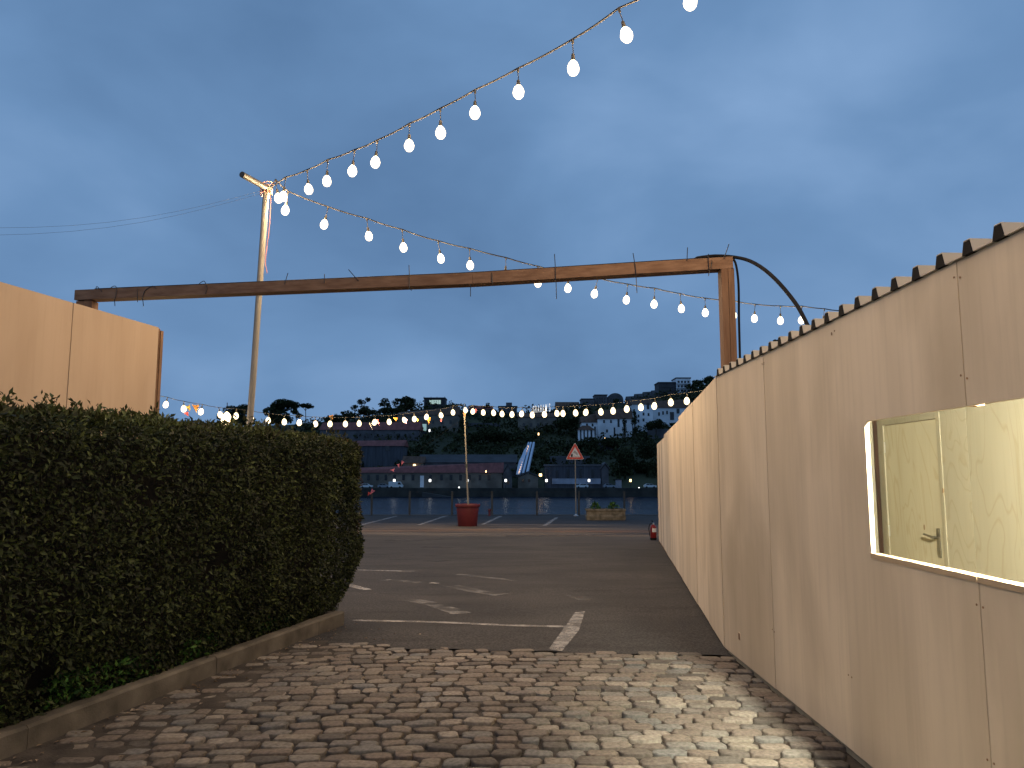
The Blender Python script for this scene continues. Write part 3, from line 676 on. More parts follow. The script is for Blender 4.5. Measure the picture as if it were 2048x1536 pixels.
house('crest_apartment', 'dark apartment block, left half of the pair at the very top of the hill', 1317, 1352, 766, 800, 0, 0, 'roof_slate', 'roof_slate', 432, 12, grid(1319, 1350, 6, 769, 790, 3), roof='flat', wy=(3.4, 4), cat='apartment block')
e = house('crest_apartment', 'white balconied apartment block at the very top of the hill', 1352.4, 1381, 757, 800, 0, 0, 'wall_white', 'roof_slate', 431, 12, grid(1354, 1380, 4, 760, 796, 4), roof='flat', wy=(3.8, 6), cat='apartment block')
for j in range(4):
    a = at(1353, 768 + 9 * j, 431); b = at(1380.5, 766.5 + 9 * j, 431); MB().box(a.x, b.x, 429.6, 430.95, a.z, b.z).build('balcony', M['wall_white'], e)
LA = hillY(1215, 874) - 2
house('white_lodge', 'longest white lodge with brown roof, cypresses standing in front', 1196, 1264, 838, 874, 822, 815, 'wall_white', 'roof_brown', LA, 14, [(1208, 843), (1222, 843), (1237, 846, 4, 16), (1252, 843), (1214, 862, 4, 6), (1229, 864, 3, 18)], wy=(3.6, 6), cat='lodge')
house('white_lodge', 'low white lodge end left of the longest white lodge', 1164, 1195.6, 845, 874, 834, 826, 'wall_white', 'roof_brown', LA + 3, 12, [(1174, 850), (1185, 850), (1190, 862, 3, 18)], wy=(3.4, 6), cat='lodge')
house('white_lodge', 'tallest white lodge with scattered dark windows near the plywood wall', 1264.6, 1306, 809, 868, 799, 796, 'wall_white', 'roof_brown', LA + 6, 14, [(1277, 832), (1277, 842), (1287, 840), (1287, 828), (1297, 829), (1296, 812, 5, 13)], wy=(3.4, 6), cat='lodge')
house('white_lodge', 'rightmost white lodge, half hidden by a round tree', 1306.5, 1385, 816, 856, 803, 798, 'wall_white', 'roof_brown', LA + 9, 14, [(1318, 828), (1326, 826), (1334, 825), (1344, 832, 8, 16), (1356, 822, 6, 10)], wy=(3.4, 7), cat='lodge')
Yp = hillY(1172, 874) - 12; e = empty('pavilion', at(1172, 873, Yp), 'small white columned pavilion with dark hipped roof below the white lodges', 'pavilion')
a = at(1157, 873, Yp); b = at(1188, 860, Yp); MB().box(a.x + .4, b.x - .4, Yp + 1, Yp + 5, a.z - 2, b.z).build('wall', M['glass'], e)
for px in (1158, 1165, 1172, 1179, 1187):
    p = at(px, 873, Yp); MB().box(p.x - .45, p.x + .45, Yp, Yp + .8, p.z - 2, b.z).build('column', M['wall_white'], e)
zr = at(1172, 851, Yp + 3).z
MB().add([(a.x - .6, Yp - .5, b.z), (b.x + .6, Yp - .5, b.z), (b.x + .6, Yp + 6, b.z), (a.x - .6, Yp + 6, b.z), (a.x + 2, Yp + 3, zr), (b.x - 2, Yp + 3, zr)], [(0, 1, 5, 4), (1, 2, 5), (2, 3, 4, 5), (3, 0, 4), (3, 2, 1, 0)]).build('roof', M['roof_brown'], e)
house('quay_house', 'narrow grey gabled house wedged against the right end of the long warehouse', 1006, 1024, 952, 976, 930, 0, 'wall_grey', 'roof_slate', 269, 10, [(1016, 965)], roof='front', wy=(4, 6), cat='house')
house('quay_house', 'low gabled quay house with two small windows under the inclined lift', 1036, 1076, 954, 976, 945, 0, 'wall_stone', 'roof_slate', 269, 10, [(1046, 961), (1058, 961)], roof='front', wy=(4.5, 6), cat='house')
e = house('ruined_facade', 'long pale ruined facade with tall dark window openings behind the warning sign', 1090, 1203, 932, 976, 0, 0, 'wall_blue', 'wall_grey', 271, 5, [(1095, 948), (1114, 951), (1136, 948), (1161, 947), (1185, 948)], roof='flat', wy=(4.5, 20), cat='ruin')
a = at(1104, 968, 271); b = at(1201, 957, 271); MB().box(a.x, b.x, 270.6, 270.95, a.z, b.z).build('wall_band', mat('dim_white_render', (.28, .31, .38), .85, var=.25, scale=.3), e)
house('stone_gable', 'narrow tall stone gable right of the ruined facade', 1203.5, 1217, 938, 976, 927, 0, 'wall_grey', 'wall_grey', 270, 6, roof='front', cat='ruin')
for (x0, x1, yt, yb, lab) in ((1100, 1180, 912, 926, 'low stone terrace wall on the slope behind the warning sign'), (1176, 1236, 886, 900, 'dim grey terrace wall under the pavilion'), (1296, 1346, 858, 872, 'stone retaining wall under the round tree by the lodges'), (905, 1000, 846, 852, 'long pale railing wall right of the small white house')):
    Yw = hillY((x0 + x1) / 2, yb) - 2; a = at(x0, yb, Yw); b = at(x1, yt, Yw)
    tag(MB().box(a.x, b.x, Yw, Yw + 1.2, a.z - 3, b.z).build('terrace_wall', M['wall_grey']), lab, 'wall', 'terrace walls on the far hill')
# inclined lift with light rails
e = empty('inclined_lift', at(1043, 950, 280), 'pale blue inclined lift track with dotted lamps climbing the slope', 'inclined lift')
def il(s, dx): # s along, dx across px
    return at(1041 + 17 * s + dx * (1 - .25 * s), 949 - 62 * s, 280 + 30 * s)
for dx in (-1, 5, 13):
    MB().beam(il(0, dx), il(1, dx), .75 if dx != -1 else .5, 1.3).build('track_rail', M['panel_white'], e)
MB().prism([il(.02, 6.5), il(.02, 11.5), il(1, 11.5), il(1, 6.5)], (0, .3, -.6)).build('track_bed', M['roof_slate'], e)
MB().prism([il(.0, -2), il(.0, -9), il(.42, -12), il(.62, -9), il(.8, -8), il(1.0, 0)], (0, .6, 0)).build('side_screen', M['panel_white'], e)
lm = MB().box(-.22, .22, -.3, .3, -.35, .35).build('lamp', emis('track_lamp', (1, .62, .35), 1.6)).data
bpy.data.objects.remove([o for o in bpy.data.objects if o.data == lm][0])
for i in range(12):
    o = bpy.data.objects.new('lamp', lm); C.objects.link(o); o.location = il(.05 + .075 * i, -3.2 + .3 * i) + Vector((0, -.5, .3)); attach(o, e)

# lit rooftop letters
Ys = hillY(1075, 864) + 2
e = empty('rooftop_sign', at(1064, 828, Ys), 'glowing white capital letters standing on a lodge roof on the far hill', 'sign')
pos = [1067.5, 1072, 1076.8, 1081.8, 1086.8, 1092, 1096, 1099.5]
for i, ch in enumerate("GRAHAM'S"):
    cu = bpy.data.curves.new('letter', 'FONT'); cu.body = ch; cu.align_x = 'CENTER'; cu.extrude = .02; cu.offset = .008
    to = bpy.data.objects.new('letter', cu); C.objects.link(to)
    bpy.context.view_layer.update()
    me = bpy.data.meshes.new_from_object(to.evaluated_get(bpy.context.evaluated_depsgraph_get())); bpy.data.objects.remove(to)
    o = link('letter', me, M['letters']); o.rotation_euler = (R(90), 0, 0); k = Ys / F
    cap = .73; hh = (14.5 + .45 * i) * k
    o.scale = (3.1 * k / .66 * (.55 if ch == "'" else 1), hh / cap, 4); o.location = at(pos[i], 825.6 - .3 * i, Ys); attach(o, e)
mb = MB(); mb.beam(at(1063, 826.5, Ys), at(1103, 823.5, Ys), .3, .3)
for px in (1066, 1078, 1090, 1101): p = at(px, 825.5, Ys + .5); mb.tube([p, p - Vector((0, 0, 3))], .15, 5)
mb.build('sign_frame', M['roof_slate'], e)

# vehicles on the far quay
def make_car(name, label, prof, wn, col, Lx, group='vehicles parked on the far quay', cat='car', wid=1.75):
    e = empty(name, (0, 0, 0), label, cat, group)
    MB().prism([(x, -wid / 2, z) for x, z in prof], (0, wid, 0)).build('body', M[col], e, smooth=False)
    for w_ in wn: MB().prism([(x, -wid / 2 - .02, z) for x, z in w_], (0, wid + .04, 0)).build('window', M['glass'], e)
    for x in (-Lx * .3, Lx * .3):
        for y in (-wid / 2 + .08, wid / 2 - .08):
            m_ = MB(); m_.tube([(x, y - .1, .31), (x, y + .1, .31)], .31, 12); m_.build('wheel', M['tyre'], e)
    return e
CARP = [(-2.1, .3), (2.1, .3), (2.15, .75), (1.95, .9), (1.05, 1.0), (.45, 1.42), (-1.2, 1.45), (-1.9, 1.0), (-2.15, .9)]
CARW = [[(.92, 1.0), (.42, 1.36), (-.25, 1.37), (-.25, 1.0)], [(-.35, 1.0), (-.35, 1.37), (-1.15, 1.38), (-1.65, 1.0)]]
VANP = [(-2.4, .3), (2.4, .3), (2.45, .9), (2.1, 1.15), (1.5, 2.0), (1.2, 2.15), (-2.35, 2.2), (-2.45, 1.9)]
VANW = [[(2.0, 1.2), (1.5, 1.9), (.8, 1.9), (.8, 1.2)]]
zq = terrain_z(0, 266)
def put(e, px, Y, rz=0): e.location = (at(px, 975, Y).x, Y, zq + .02); e.rotation_euler.z = rz
# build at origin, then move: children follow
put(make_car('delivery_van', 'pale box van parked in front of the long far warehouse', VANP, VANW, 'carwhite', 4.8, cat='van', wid=2), 792, 265)
put(make_car('parked_car', 'pale car parked at the left end of the far quay next to the hedge', CARP, CARW, 'carwhite', 4.2), 733, 265)
put(make_car('parked_car', 'grey car parked just left of the box van', CARP, CARW, 'cargrey', 4.2), 768, 265)
put(make_car('parked_car', 'pale car parked right behind the warning sign pole on the far quay', CARP, CARW, 'carwhite', 4.2), 1164, 265, R(180))
put(make_car('parked_car', 'light blue grey car on the far quay above the concrete planter', CARP, CARW, 'cargrey', 4.2), 1219, 265)
put(make_car('parked_car', 'pale car on the far quay nearest the plywood wall', CARP, CARW, 'carwhite', 4.2), 1300, 265)
a = at(1232, 976, 267); b = at(1243, 960, 267)
e = empty('kiosk', (a.x, 267, zq), 'small pale box kiosk on the far quay', 'kiosk'); MB().box(a.x, b.x, 267, 269, zq - .1, b.z).build('wall', M['cargrey'], e); MB().box(a.x - .2, b.x + .2, 266.8, 269.2, b.z + .01, b.z + .25).build('roof', M['roof_slate'], e)
# street lamps across the river
def street_lamp(px, py, Y, label, warm=False, w_=.36, h_=.9, wall=False, name='street_lamp', grp='lamps lit along the far quay'):
    p = at(px, py, Y); zb = terrain_z(p.x, Y) if not wall else p.z - .8
    e = empty(name, (p.x, Y, zb), label, 'street lamp', grp)
    if not wall: MB().tube([(p.x, Y, zb), (p.x, Y, p.z - h_ / 2)], .09, 6).build('pole', M['fence'], e)
    else: MB().box(p.x - .1, p.x + .1, Y, Y + .8, p.z + h_ / 2, p.z + h_ / 2 + .15).build('bracket', M['fence'], e)
    MB().lathe([(w_ * .6, -h_ / 2), (w_, -h_ / 2 + .1), (w_, h_ / 2 - .1), (w_ * .6, h_ / 2)], p, 8).build('lantern', M['street_warm'] if warm else M['street'], e)
for px, t_ in ((788.5, 'above the box van'), (860, 'in the middle of the long warehouse'), (934.5, 'half hidden by the red pot pole'), (1011.5, 'at the right end of the long warehouse'), (1093, 'beside the warm floodlight'), (1178, 'just right of the warning sign pole')):
    street_lamp(px, 961, 264.5, 'white street lamp on the far quay ' + t_)
street_lamp(1261, 961, 264.5, 'amber street lamp on the far quay near the plywood wall', True)
street_lamp(918, 976, 263.4, 'short white bollard light left of the red pot pole across the river', h_=.8, w_=.25, name='bollard_light')
street_lamp(1278, 977, 263.4, 'short white bollard light across the river near the plywood wall', h_=.8, w_=.22, name='bollard_light')
street_lamp(1081, 950, 269.5, 'bright warm floodlight on the wall beside the quay house', True, .5, 1.0, True, 'wall_lamp')
street_lamp(972, 943, 266.6, 'amber wall lamp lighting the right end of the long warehouse', True, .2, .7, True, 'wall_lamp')
street_lamp(829, 931, 285.5, 'yellow lamp glowing behind the roof of the long warehouse', True, .5, 1.0, True, 'wall_lamp')
street_lamp(859, 861, hillY(859, 880), 'tiny white lamp beside the lit green white screen on the slope', h_=1.2, w_=.3)
street_lamp(1077, 868, hillY(1077, 880), 'yellow lamp on the dark slope above the inclined lift', True, .3, 1.1)
street_lamp(1210, 877, hillY(1210, 890), 'small yellow lamp on the slope below the white lodges', True, .16, .9)
Yb = hillY(848, 868); a = at(844.5, 862, Yb); b = at(853, 848, Yb); e = empty('lit_banner', (a.x, Yb, a.z), 'small glowing green white panel on the slope under the ridge lodge', 'screen')
MB().box(a.x, b.x, Yb - .1, Yb, a.z, b.z).build('screen', emis('banner_glow', (.45, .75, .6), .35), e); MB().box(a.x - .2, b.x + .2, Yb + .005, Yb + .4, a.z - 3, b.z + .2).build('banner_back', M['roof_slate'], e)  # light falling on this pale surface is put in as its own emission

# ------------------------------------------------------------------ right plywood booth (near) and hoarding (far)
X = 1.95; TOP = 2.53
ylist = [7.28, 5.91, 4.6, 3.29, 1.98, .67, -.64, -1.95]
WY0, WY1, WZ0, WZ1 = 4.25, 1.5, 1.18, 1.893
booth = empty('plywood_booth', (X, 7.28, 0), 'pale plywood market booth with lit serving window on the right', 'booth')
TH_ = .018; G = .002
def wallpoly(pts, name='plywood_panel', jut=0):
    return MB().prism([(X + jut, y, z) for y, z in pts], (TH_, 0, 0)).build(name, M['ply'], booth)
jit = [0, .003, 0, .002, 0, .003, 0]
for i, (a, b) in enumerate(zip(ylist, ylist[1:])):
    a -= G; b += G; z0, z1 = .03, TOP
    if b < WY0 < a:       # window starts in this panel
        wallpoly([(a, z0), (b, z0), (b, WZ0), (WY0, WZ0), (WY0, WZ1 - .03), (WY0 - .03, WZ1), (b, WZ1), (b, z1), (a, z1)], jut=jit[i])
    elif a < WY0 and b > WY1:
        wallpoly([(a, z0), (b, z0), (b, WZ0), (a, WZ0)], jut=jit[i]); wallpoly([(a, WZ1), (b, WZ1), (b, z1), (a, z1)], jut=jit[i])
    elif b < WY1 < a:
        wallpoly([(a, z0), (b, z0), (b, z1), (a, z1), (a, WZ1), (WY1, WZ1), (WY1, WZ0), (a, WZ0)], jut=jit[i])
    else: wallpoly([(a, z0), (b, z0), (b, z1), (a, z1)], jut=jit[i])
for y in ylist[1:-1]:   # studs behind the seams
    segs = [(0.02, 2.42)] if not (WY1 < y < WY0) else [(.02, WZ0 - .03), (WZ1 + .0, 2.42)]
    for z0, z1 in segs: MB().box(X + TH_ + .004, X + .06, y - .03, y + .03, z0, z1).build('stud', M['batten'], booth)
MB().box(X + .002, X + .024, WY0 + .001, WY0 + .022, WZ0, WZ1 - .02).build('window_jamb', M['jamb'], booth)
MB().box(X + .002, X + .04, WY1 - .022, WY1 - .001, WZ0, WZ1).build('window_jamb', M['jamb'], booth)
sl = MB(); sl.box(X - .006, X + .05, 3.292, WY0, WZ0 - .026, WZ0 - .001); sl.build('window_sill', M['sill'], booth)
sl = MB(); sl.box(X - .006, X + .05, WY1, 3.288, WZ0 - .026, WZ0 - .001); sl.build('window_sill', M['sill'], booth)
# screws
sm_ = MB().tube([(0, 0, 0), (-.002, 0, 0)], .005, 8).build('screw', M['batten']).data
bpy.data.objects.remove([o for o in bpy.data.objects if o.data == sm_][0])
for y in ylist[1:5]:
    for s_ in (-.022, .022):
        for z in (.45, 1.05, 2.46, 2.02 if y == 3.29 else 2.46):
            if y == 3.29 or z in (2.46, .45):
                o = bpy.data.objects.new('screw', sm_); C.objects.link(o); o.location = (X - .0005, y + s_, z + rnd.uniform(-.01, .01)); attach(o, booth)
p = atX(1479, 1273, X); cp = empty('vent_plug', p, 'small oval dark slotted plug low on the plywood wall', 'vent')
pl = MB(); pl.tube([(X + .001, p.y, p.z), (X - .0015, p.y, p.z)], .04, 14); pl.build('plate', M['ply'], cp)
for dy in (-.013, .013): MB().prism([(X - .0025, p.y + dy - .008, p.z - .03), (X - .0025, p.y + dy + .008, p.z - .022), (X - .0025, p.y + dy + .008, p.z + .03), (X - .0025, p.y + dy - .008, p.z + .022)], (-.002, 0, 0)).build('slot', M['batten'], cp)
# booth inside
BX = 3.42; RY0, RY1 = -1.93, 7.24
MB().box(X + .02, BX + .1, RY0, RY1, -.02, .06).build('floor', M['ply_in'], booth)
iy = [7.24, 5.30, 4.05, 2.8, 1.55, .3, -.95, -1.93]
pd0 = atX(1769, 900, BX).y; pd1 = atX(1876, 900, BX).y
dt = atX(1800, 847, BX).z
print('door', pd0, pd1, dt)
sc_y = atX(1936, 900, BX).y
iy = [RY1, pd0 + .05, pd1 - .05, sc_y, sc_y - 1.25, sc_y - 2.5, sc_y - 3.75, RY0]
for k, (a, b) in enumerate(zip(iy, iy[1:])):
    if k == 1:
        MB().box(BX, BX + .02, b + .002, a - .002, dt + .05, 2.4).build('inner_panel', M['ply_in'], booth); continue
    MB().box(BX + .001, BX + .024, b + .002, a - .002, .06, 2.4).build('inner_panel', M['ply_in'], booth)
MB().box(BX - .04, BX - .004, RY1 - .045, RY1 - .031, .06, 2.4).build('gap_strip', mat('gap_shade', (.03, .014, .007), .8, var=.2), booth)  # near-black strip stands in for the shade in the open corner gap
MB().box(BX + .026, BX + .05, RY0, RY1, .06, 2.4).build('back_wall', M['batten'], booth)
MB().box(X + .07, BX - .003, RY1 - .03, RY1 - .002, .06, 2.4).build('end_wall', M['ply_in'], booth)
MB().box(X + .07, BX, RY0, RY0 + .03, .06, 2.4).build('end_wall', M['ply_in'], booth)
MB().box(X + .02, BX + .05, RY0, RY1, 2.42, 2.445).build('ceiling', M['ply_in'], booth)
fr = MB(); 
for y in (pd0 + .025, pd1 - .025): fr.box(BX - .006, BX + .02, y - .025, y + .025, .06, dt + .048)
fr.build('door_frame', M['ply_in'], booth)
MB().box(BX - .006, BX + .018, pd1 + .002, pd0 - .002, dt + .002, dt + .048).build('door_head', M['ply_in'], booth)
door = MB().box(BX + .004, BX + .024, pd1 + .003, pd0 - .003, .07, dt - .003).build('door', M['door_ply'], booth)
hp = atX(1876, 1082, BX); hy_ = pd1 + .07
hh = MB(); hh.box(BX - .006, BX + .003, hy_ - .02, hy_ + .02, hp.z - .13, hp.z + .1); hh.tube([(BX - .005, hy_, hp.z + .03), (BX - .05, hy_, hp.z + .03)], .011, 8)
hh.tube([(BX - .05, hy_, hp.z + .03), (BX - .05, hy_ + .13, hp.z + .045)], .010, 8); hh.build('handle', M['brass'], door)
for z in (dt - .2, 1.1, .3): MB().box(BX - .002, BX + .003, pd0 - .012, pd0 + .004, z - .05, z + .05).build('hinge', M['steel'], door)
LP = Vector((2.13, 2.95, 2.15))
led = empty('bulkhead_lamp', LP, 'bright round lamp hanging inside the booth above its window', 'lamp')
MB().lathe([(.02, .05), (.06, .05), (.075, .03), (.075, .018)], LP, 16).build('housing', M['jamb'], led)
MB().lathe([(.07, .016), (.066, -.01), (.045, -.035), (.01, -.045)], LP, 16).build('globe', glow_glass('room_globe', (1, .97, .82), 6), led, smooth=True)
MB().tube([LP + Vector((0, 0, .05)), LP + Vector((0, 0, .268))], .008, 6).build('hanger', M['steel'], led)
rl_ = bpy.data.objects.new('globe_light', lamp_data('globe_light', (1, .97, .80), ROOM_W * 2, .075)); C.objects.link(rl_); rl_.location = LP - Vector((0, 0, .01)); attach(rl_, led)
# corrugated roof
P_ = .21; prof = []; y = 7.2
rib0 = 2.97
ks = [k for k in range(-24, 21)]
pr = []
for k in ks:
    c_ = rib0 + k * P_
    pr += [(c_ - .04, 0), (c_ - .022, .058), (c_ + .022, .058), (c_ + .04, 0)]
pr = [(RY0 - .05, 0)] + [q for q in pr if RY0 - .02 < q[0] < 7.3] + [(7.32, 0)]
mb = MB(); RZ0, RZ1 = TOP + .003, TOP - .03
for x, dz in ((X - .015, RZ0), (BX + .15, RZ1)):
    mb.v += [(x, y, z + dz) for y, z in pr] + [(x, y, z + dz + .004) for y, z in pr]
n = len(pr)
for i in range(n - 1):
    mb.f += [(n + i, n + i + 1, 3 * n + i + 1, 3 * n + i), (i, 2 * n + i, 2 * n + i + 1, i + 1), (i, i + 1, n + i + 1, n + i), (2 * n + i, 3 * n + i, 3 * n + i + 1, 2 * n + i + 1)]
mb.build('roof_sheet', M['roof'], booth, fix=False)
cap = MB().prism([(0, -.037, 0), (0, .037, 0), (0, .021, .0555), (0, -.021, .0555)], (.03, 0, 0)).build('rib_shade', M['black']).data  # black plugs stand in for the shade inside the hollow rib ends
bpy.data.objects.remove([o for o in bpy.data.objects if o.data == cap][0])
for k in ks:
    c_ = rib0 + k * P_
    if RY0 < c_ < 7.25:
        o = bpy.data.objects.new('rib_shade', cap); C.objects.link(o); o.location = (X - .017, c_, RZ0 - .001); attach(o, booth)
MB().box(X + .02, BX + .1, RY0, RY1 + .03, 2.447, TOP - .035).build('rafter', M['batten'], booth)

# far hoarding: three stepped runs
FA = Vector((1.95, 7.30, 0)); FB = Vector((3.91, 20.94, 0)); FDv = (FB - FA).normalized(); FN = Vector((FDv.y, -FDv.x, 0))
bounds = [0, 5.14, 9.77, 13.77]
labs = ['nearest stepped run of tall plywood hoarding beyond the booth', 'middle stepped run of tall plywood hoarding beside the lane', 'farthest stepped run of plywood hoarding above the fire extinguisher']
for i in range(3):
    a, b = bounds[i], bounds[i + 1]; ya = (FA + FDv * a).y; zb = gz((FA + FDv * b).y) + .0; za = gz(ya)
    zt = TOP + (0, -.045, -.10)[i]
    h = empty('plywood_hoarding', FA + FDv * a + Vector((0, 0, za)), labs[i], 'hoarding', 'stepped plywood hoarding runs')
    npan = 4 if i == 0 else 3; cuts = [a + (b - a) * k / npan for k in range(npan + 1)]
    for k in range(npan):
        s0, s1 = cuts[k] + .002, cuts[k + 1] - .002; off = .004 * (k % 2) + .012 * i
        p0 = FA + FDv * s0 + FN * off; p1 = FA + FDv * s1 + FN * off
        g0 = za - .012 * (s0 - a) * FDv.y; g1 = za - .012 * (s1 - a) * FDv.y
        m_ = MB().prism([(p0.x, p0.y, g0 + .035), (p1.x, p1.y, g1 + .035), (p1.x, p1.y, zt), (p0.x, p0.y, zt)], FN * .018)
        m_.build('plywood_panel', M['ply'], h)
        q = FA + FDv * (cuts[k + 1] - (.04 if k == npan - 1 else 0)) + FN * .055; MB().box(q.x - .03, q.x + .03, q.y - .035, q.y + .035, g1, zt - .03).build('stud', M['batten'], h)
    q0 = FA + FDv * (a + .01) + FN * .06; q1 = FA + FDv * (b - .01) + FN * .06
    MB().beam(q0 + Vector((0, 0, zt - .06)), q1 + Vector((0, 0, zt - .06)), .06, .05).build('top_rail', M['batten'], h)
    MB().beam(q0 + Vector((0, 0, za + .02)), q1 + Vector((0, 0, zb + .02)), .06, .05).build('bottom_rail', M['batten'], h)
    if i == 2:
        p1 = FA + FDv * (b + .02) + FN * .03
        MB().prism([(p1.x, p1.y, zb + .02), (p1.x + FN.x * 1.6, p1.y + FN.y * 1.6, zb + .02), (p1.x + FN.x * 1.6, p1.y + FN.y * 1.6, zt), (p1.x, p1.y, zt)], FDv * .018).build('return_panel', M['ply'], h)

# ------------------------------------------------------------------ left plywood booth
LB = Vector((-3.8, 8.15, 0)); LD = Vector((.198, .98, 0)).normalized(); LN = Vector((-LD.y, LD.x, 0))
lz = at(293, 655, 8.15).z
lb = empty('plywood_booth', LB, 'tall warm lit plywood booth side rising behind the hedge', 'booth')
tz = lz
cuts = [-.0, -1.22, -2.44, -3.66, -4.9, -6.1]
sA = None
for k in range(5):
    s0, s1 = cuts[k] - .003, cuts[k + 1] + .003; off = .004 * (k % 2)
    p0 = LB + LD * s0 + LN * off; p1 = LB + LD * s1 + LN * off
    MB().prism([(p0.x, p0.y, .02), (p1.x, p1.y, .02), (p1.x, p1.y, tz), (p0.x, p0.y, tz)], LN * .018).build('plywood_panel', M['ply_left'], lb)
    q = LB + LD * s1 + LN * .06; MB().box(q.x - .03, q.x + .03, q.y - .035, q.y + .035, .02, tz - .05).build('stud', M['batten'], lb)
p = LB + LD * .022 + LN * .0
MB().prism([(p.x, p.y, .02), (p.x + LD.x * -.02, p.y - LD.y * .02, .02), (p.x - LD.x * .02, p.y - LD.y * .02, tz - .012), (p.x, p.y, tz - .012)], LN * 1.6 ).build('end_panel', M['batten'], lb)
MB().prism([tuple(LB + LD * .024 - LN * .012 + Vector((0, 0, .02))), tuple(LB + LD * .064 - LN * .012 + Vector((0, 0, .02))), tuple(LB + LD * .064 - LN * .012 + Vector((0, 0, tz - .03))), tuple(LB + LD * .024 - LN * .012 + Vector((0, 0, tz - .03)))], LN * .06).build('corner_trim', M['batten'], lb)
rp = [LB + LN * .03, LB + LN * 1.6, LB + LD * -6.1 + LN * 1.6, LB + LD * -6.1 + LN * .03]
MB().prism([(q.x, q.y, tz - .1) for q in rp], (0, 0, .05)).build('roof', M['roof'], lb)
p0 = LB + LN * 1.58; p1 = LB + LD * -6.1 + LN * 1.58
MB().prism([(p0.x, p0.y, .02), (p1.x, p1.y, .02), (p1.x, p1.y, tz - .11), (p0.x, p0.y, tz - .11)], LN * .018).build('back_panel', M['ply_left'], lb)

# ------------------------------------------------------------------ timber gantry
PR = at(1451, 517, 8.0); PLt = at(172, 583, 9.4)
gan = empty('timber_gantry', (PR.x, PR.y, gz(8)), 'brown timber goal shaped gantry spanning the lane', 'gantry')
bw = .165
bh = .125; bl = Vector((PLt.x - .08, PLt.y, PLt.z - bh / 2)); br = Vector((PR.x + .07, PR.y, PR.z - bh / 2)); mid = bl.lerp(br, .642) + Vector((0, 0, -.035))
bv = MB().beam(bl, mid - (mid - bl).normalized() * .003, bw, bh); bv.build('crossbeam', M['beam'], gan)
MB().beam(mid, br, bw, bh).build('crossbeam', M['beam'], gan)
pd = MB(); pd.box(PR.x - .068, PR.x + .0, PR.y - .07, PR.y + .07, gz(8) - .1, PR.z - bh - .002); pd.build('post', M['post'], gan)
pd = MB(); pd.box(PR.x + .004, PR.x + .066, PR.y - .075, PR.y + .065, gz(8) - .1, PR.z - bh - .002); pd.build('post', M['post'], gan)
x0 = at(159, 600, 9.4).x; x1 = at(192, 600, 9.4).x; zl_ = PLt.z - bh - .004
MB().box(x0, x0 + .1, 9.33, 9.47, -.1, zl_ - .01).build('post', M['post'], gan); MB().box(x0 + .104, x1, 9.32, 9.46, -.1, zl_ - .004).build('post', M['post'], gan)
def beam_at(px):
    q = on_line(px, 560, bl, br); s_ = (q.x - bl.x) / (br.x - bl.x); c = bl.lerp(br, s_) + Vector((0, 0, -.035 * (1 - abs(s_ - .642) / .642) if s_ < .642 else -.035 * (1 - s_) / .358)); return c
# black power cable lying along the beam, then arching to the booth roof
cab = empty('power_cable', br, 'thick black cable along the top of the timber gantry arching down to the booth roof', 'cable')
pts = [beam_at(px) + Vector((0, .02, bh / 2 + .018)) for px in range(190, 1400, 60)]
pts += [at(1395, 516, 8), at(1430, 512, 7.98), at(1470, 514.5, 7.95), at(1500, 522, 7.7), at(1530, 540, 7.4), at(1560, 568, 7.15), at(1590, 605, 6.9), at(1606, 632, 6.75), at(1620, 662, 6.65), at(1630, 690, 6.7)]
def smooth_pts(p, k=6):
    out = []
    for i in range(len(p) - 1):
        a, b, c, d = p[max(i - 1, 0)], p[i], p[i + 1], p[min(i + 2, len(p) - 1)]
        for j in range(k):
            t = j / k; out.append(.5 * ((2 * b) + (c - a) * t + (2 * a - 5 * b + 4 * c - d) * t * t + (3 * b - a - 3 * c + d) * t ** 3))
    return out + [p[-1]]
MB().tube(smooth_pts(pts, 3), .019, 8).build('sheath', M['black'], cab, smooth=True)
tag(MB().tube(smooth_pts([at(1455, 514, 8.1), at(1464, 516, 8.1), at(1472, 530, 8.1), at(1477, 570, 8.1), at(1478, 640, 8.1), at(1480, 720, 8.1), at(1482, 800, 8.1)]), .013, 8).build('hanging_cable', M['black'], smooth=True), 'thinner black cable hanging straight down behind the right gantry post', 'cable')
def cyc(pxs, r=.0045):  # cable tie through given pixels on the beam's front plane
    MB().tube(smooth_pts([on_line(x, y, bl - Vector((0, .092, 0)), br - Vector((0, .092, 0))) for x, y in pxs], 3), r, 5).build('cable_tie', M['tie'], cab)
for up in ([(569, 569), (576, 546)], [(649, 566), (649, 548)], [(717, 562), (697, 539)], [(819, 555), (818, 530)], [(1111, 540), (1109, 508)], [(1270, 530), (1266, 506)], [(1374, 521), (1375, 495)], [(1448, 517), (1458, 488)],
           [(1419, 540), (1417, 552)], [(941, 569), (941, 593)], [(1112, 561), (1113, 598)], [(1272, 551), (1274, 586)], [(819, 577), (823, 581)], [(285, 595), (287, 612)], [(229, 600), (230, 612)]):
    cyc(up)
for lp in ([(204, 583), (194, 573), (192, 578)], [(229, 602), (234, 580), (230, 572), (222, 575)], [(284, 600), (290, 582), (305, 572), (312, 577)], [(411, 588), (414, 575), (408, 562), (398, 568)], [(1418, 541), (1416, 515), (1417, 508)], [(275, 604), (275, 578)], [(1424, 520), (1422, 538)], [(985, 567), (984, 545)], [(819, 578), (819, 556)], [(1111, 561), (1111, 539)], [(1272, 553), (1270, 528)]):
    cyc(lp)

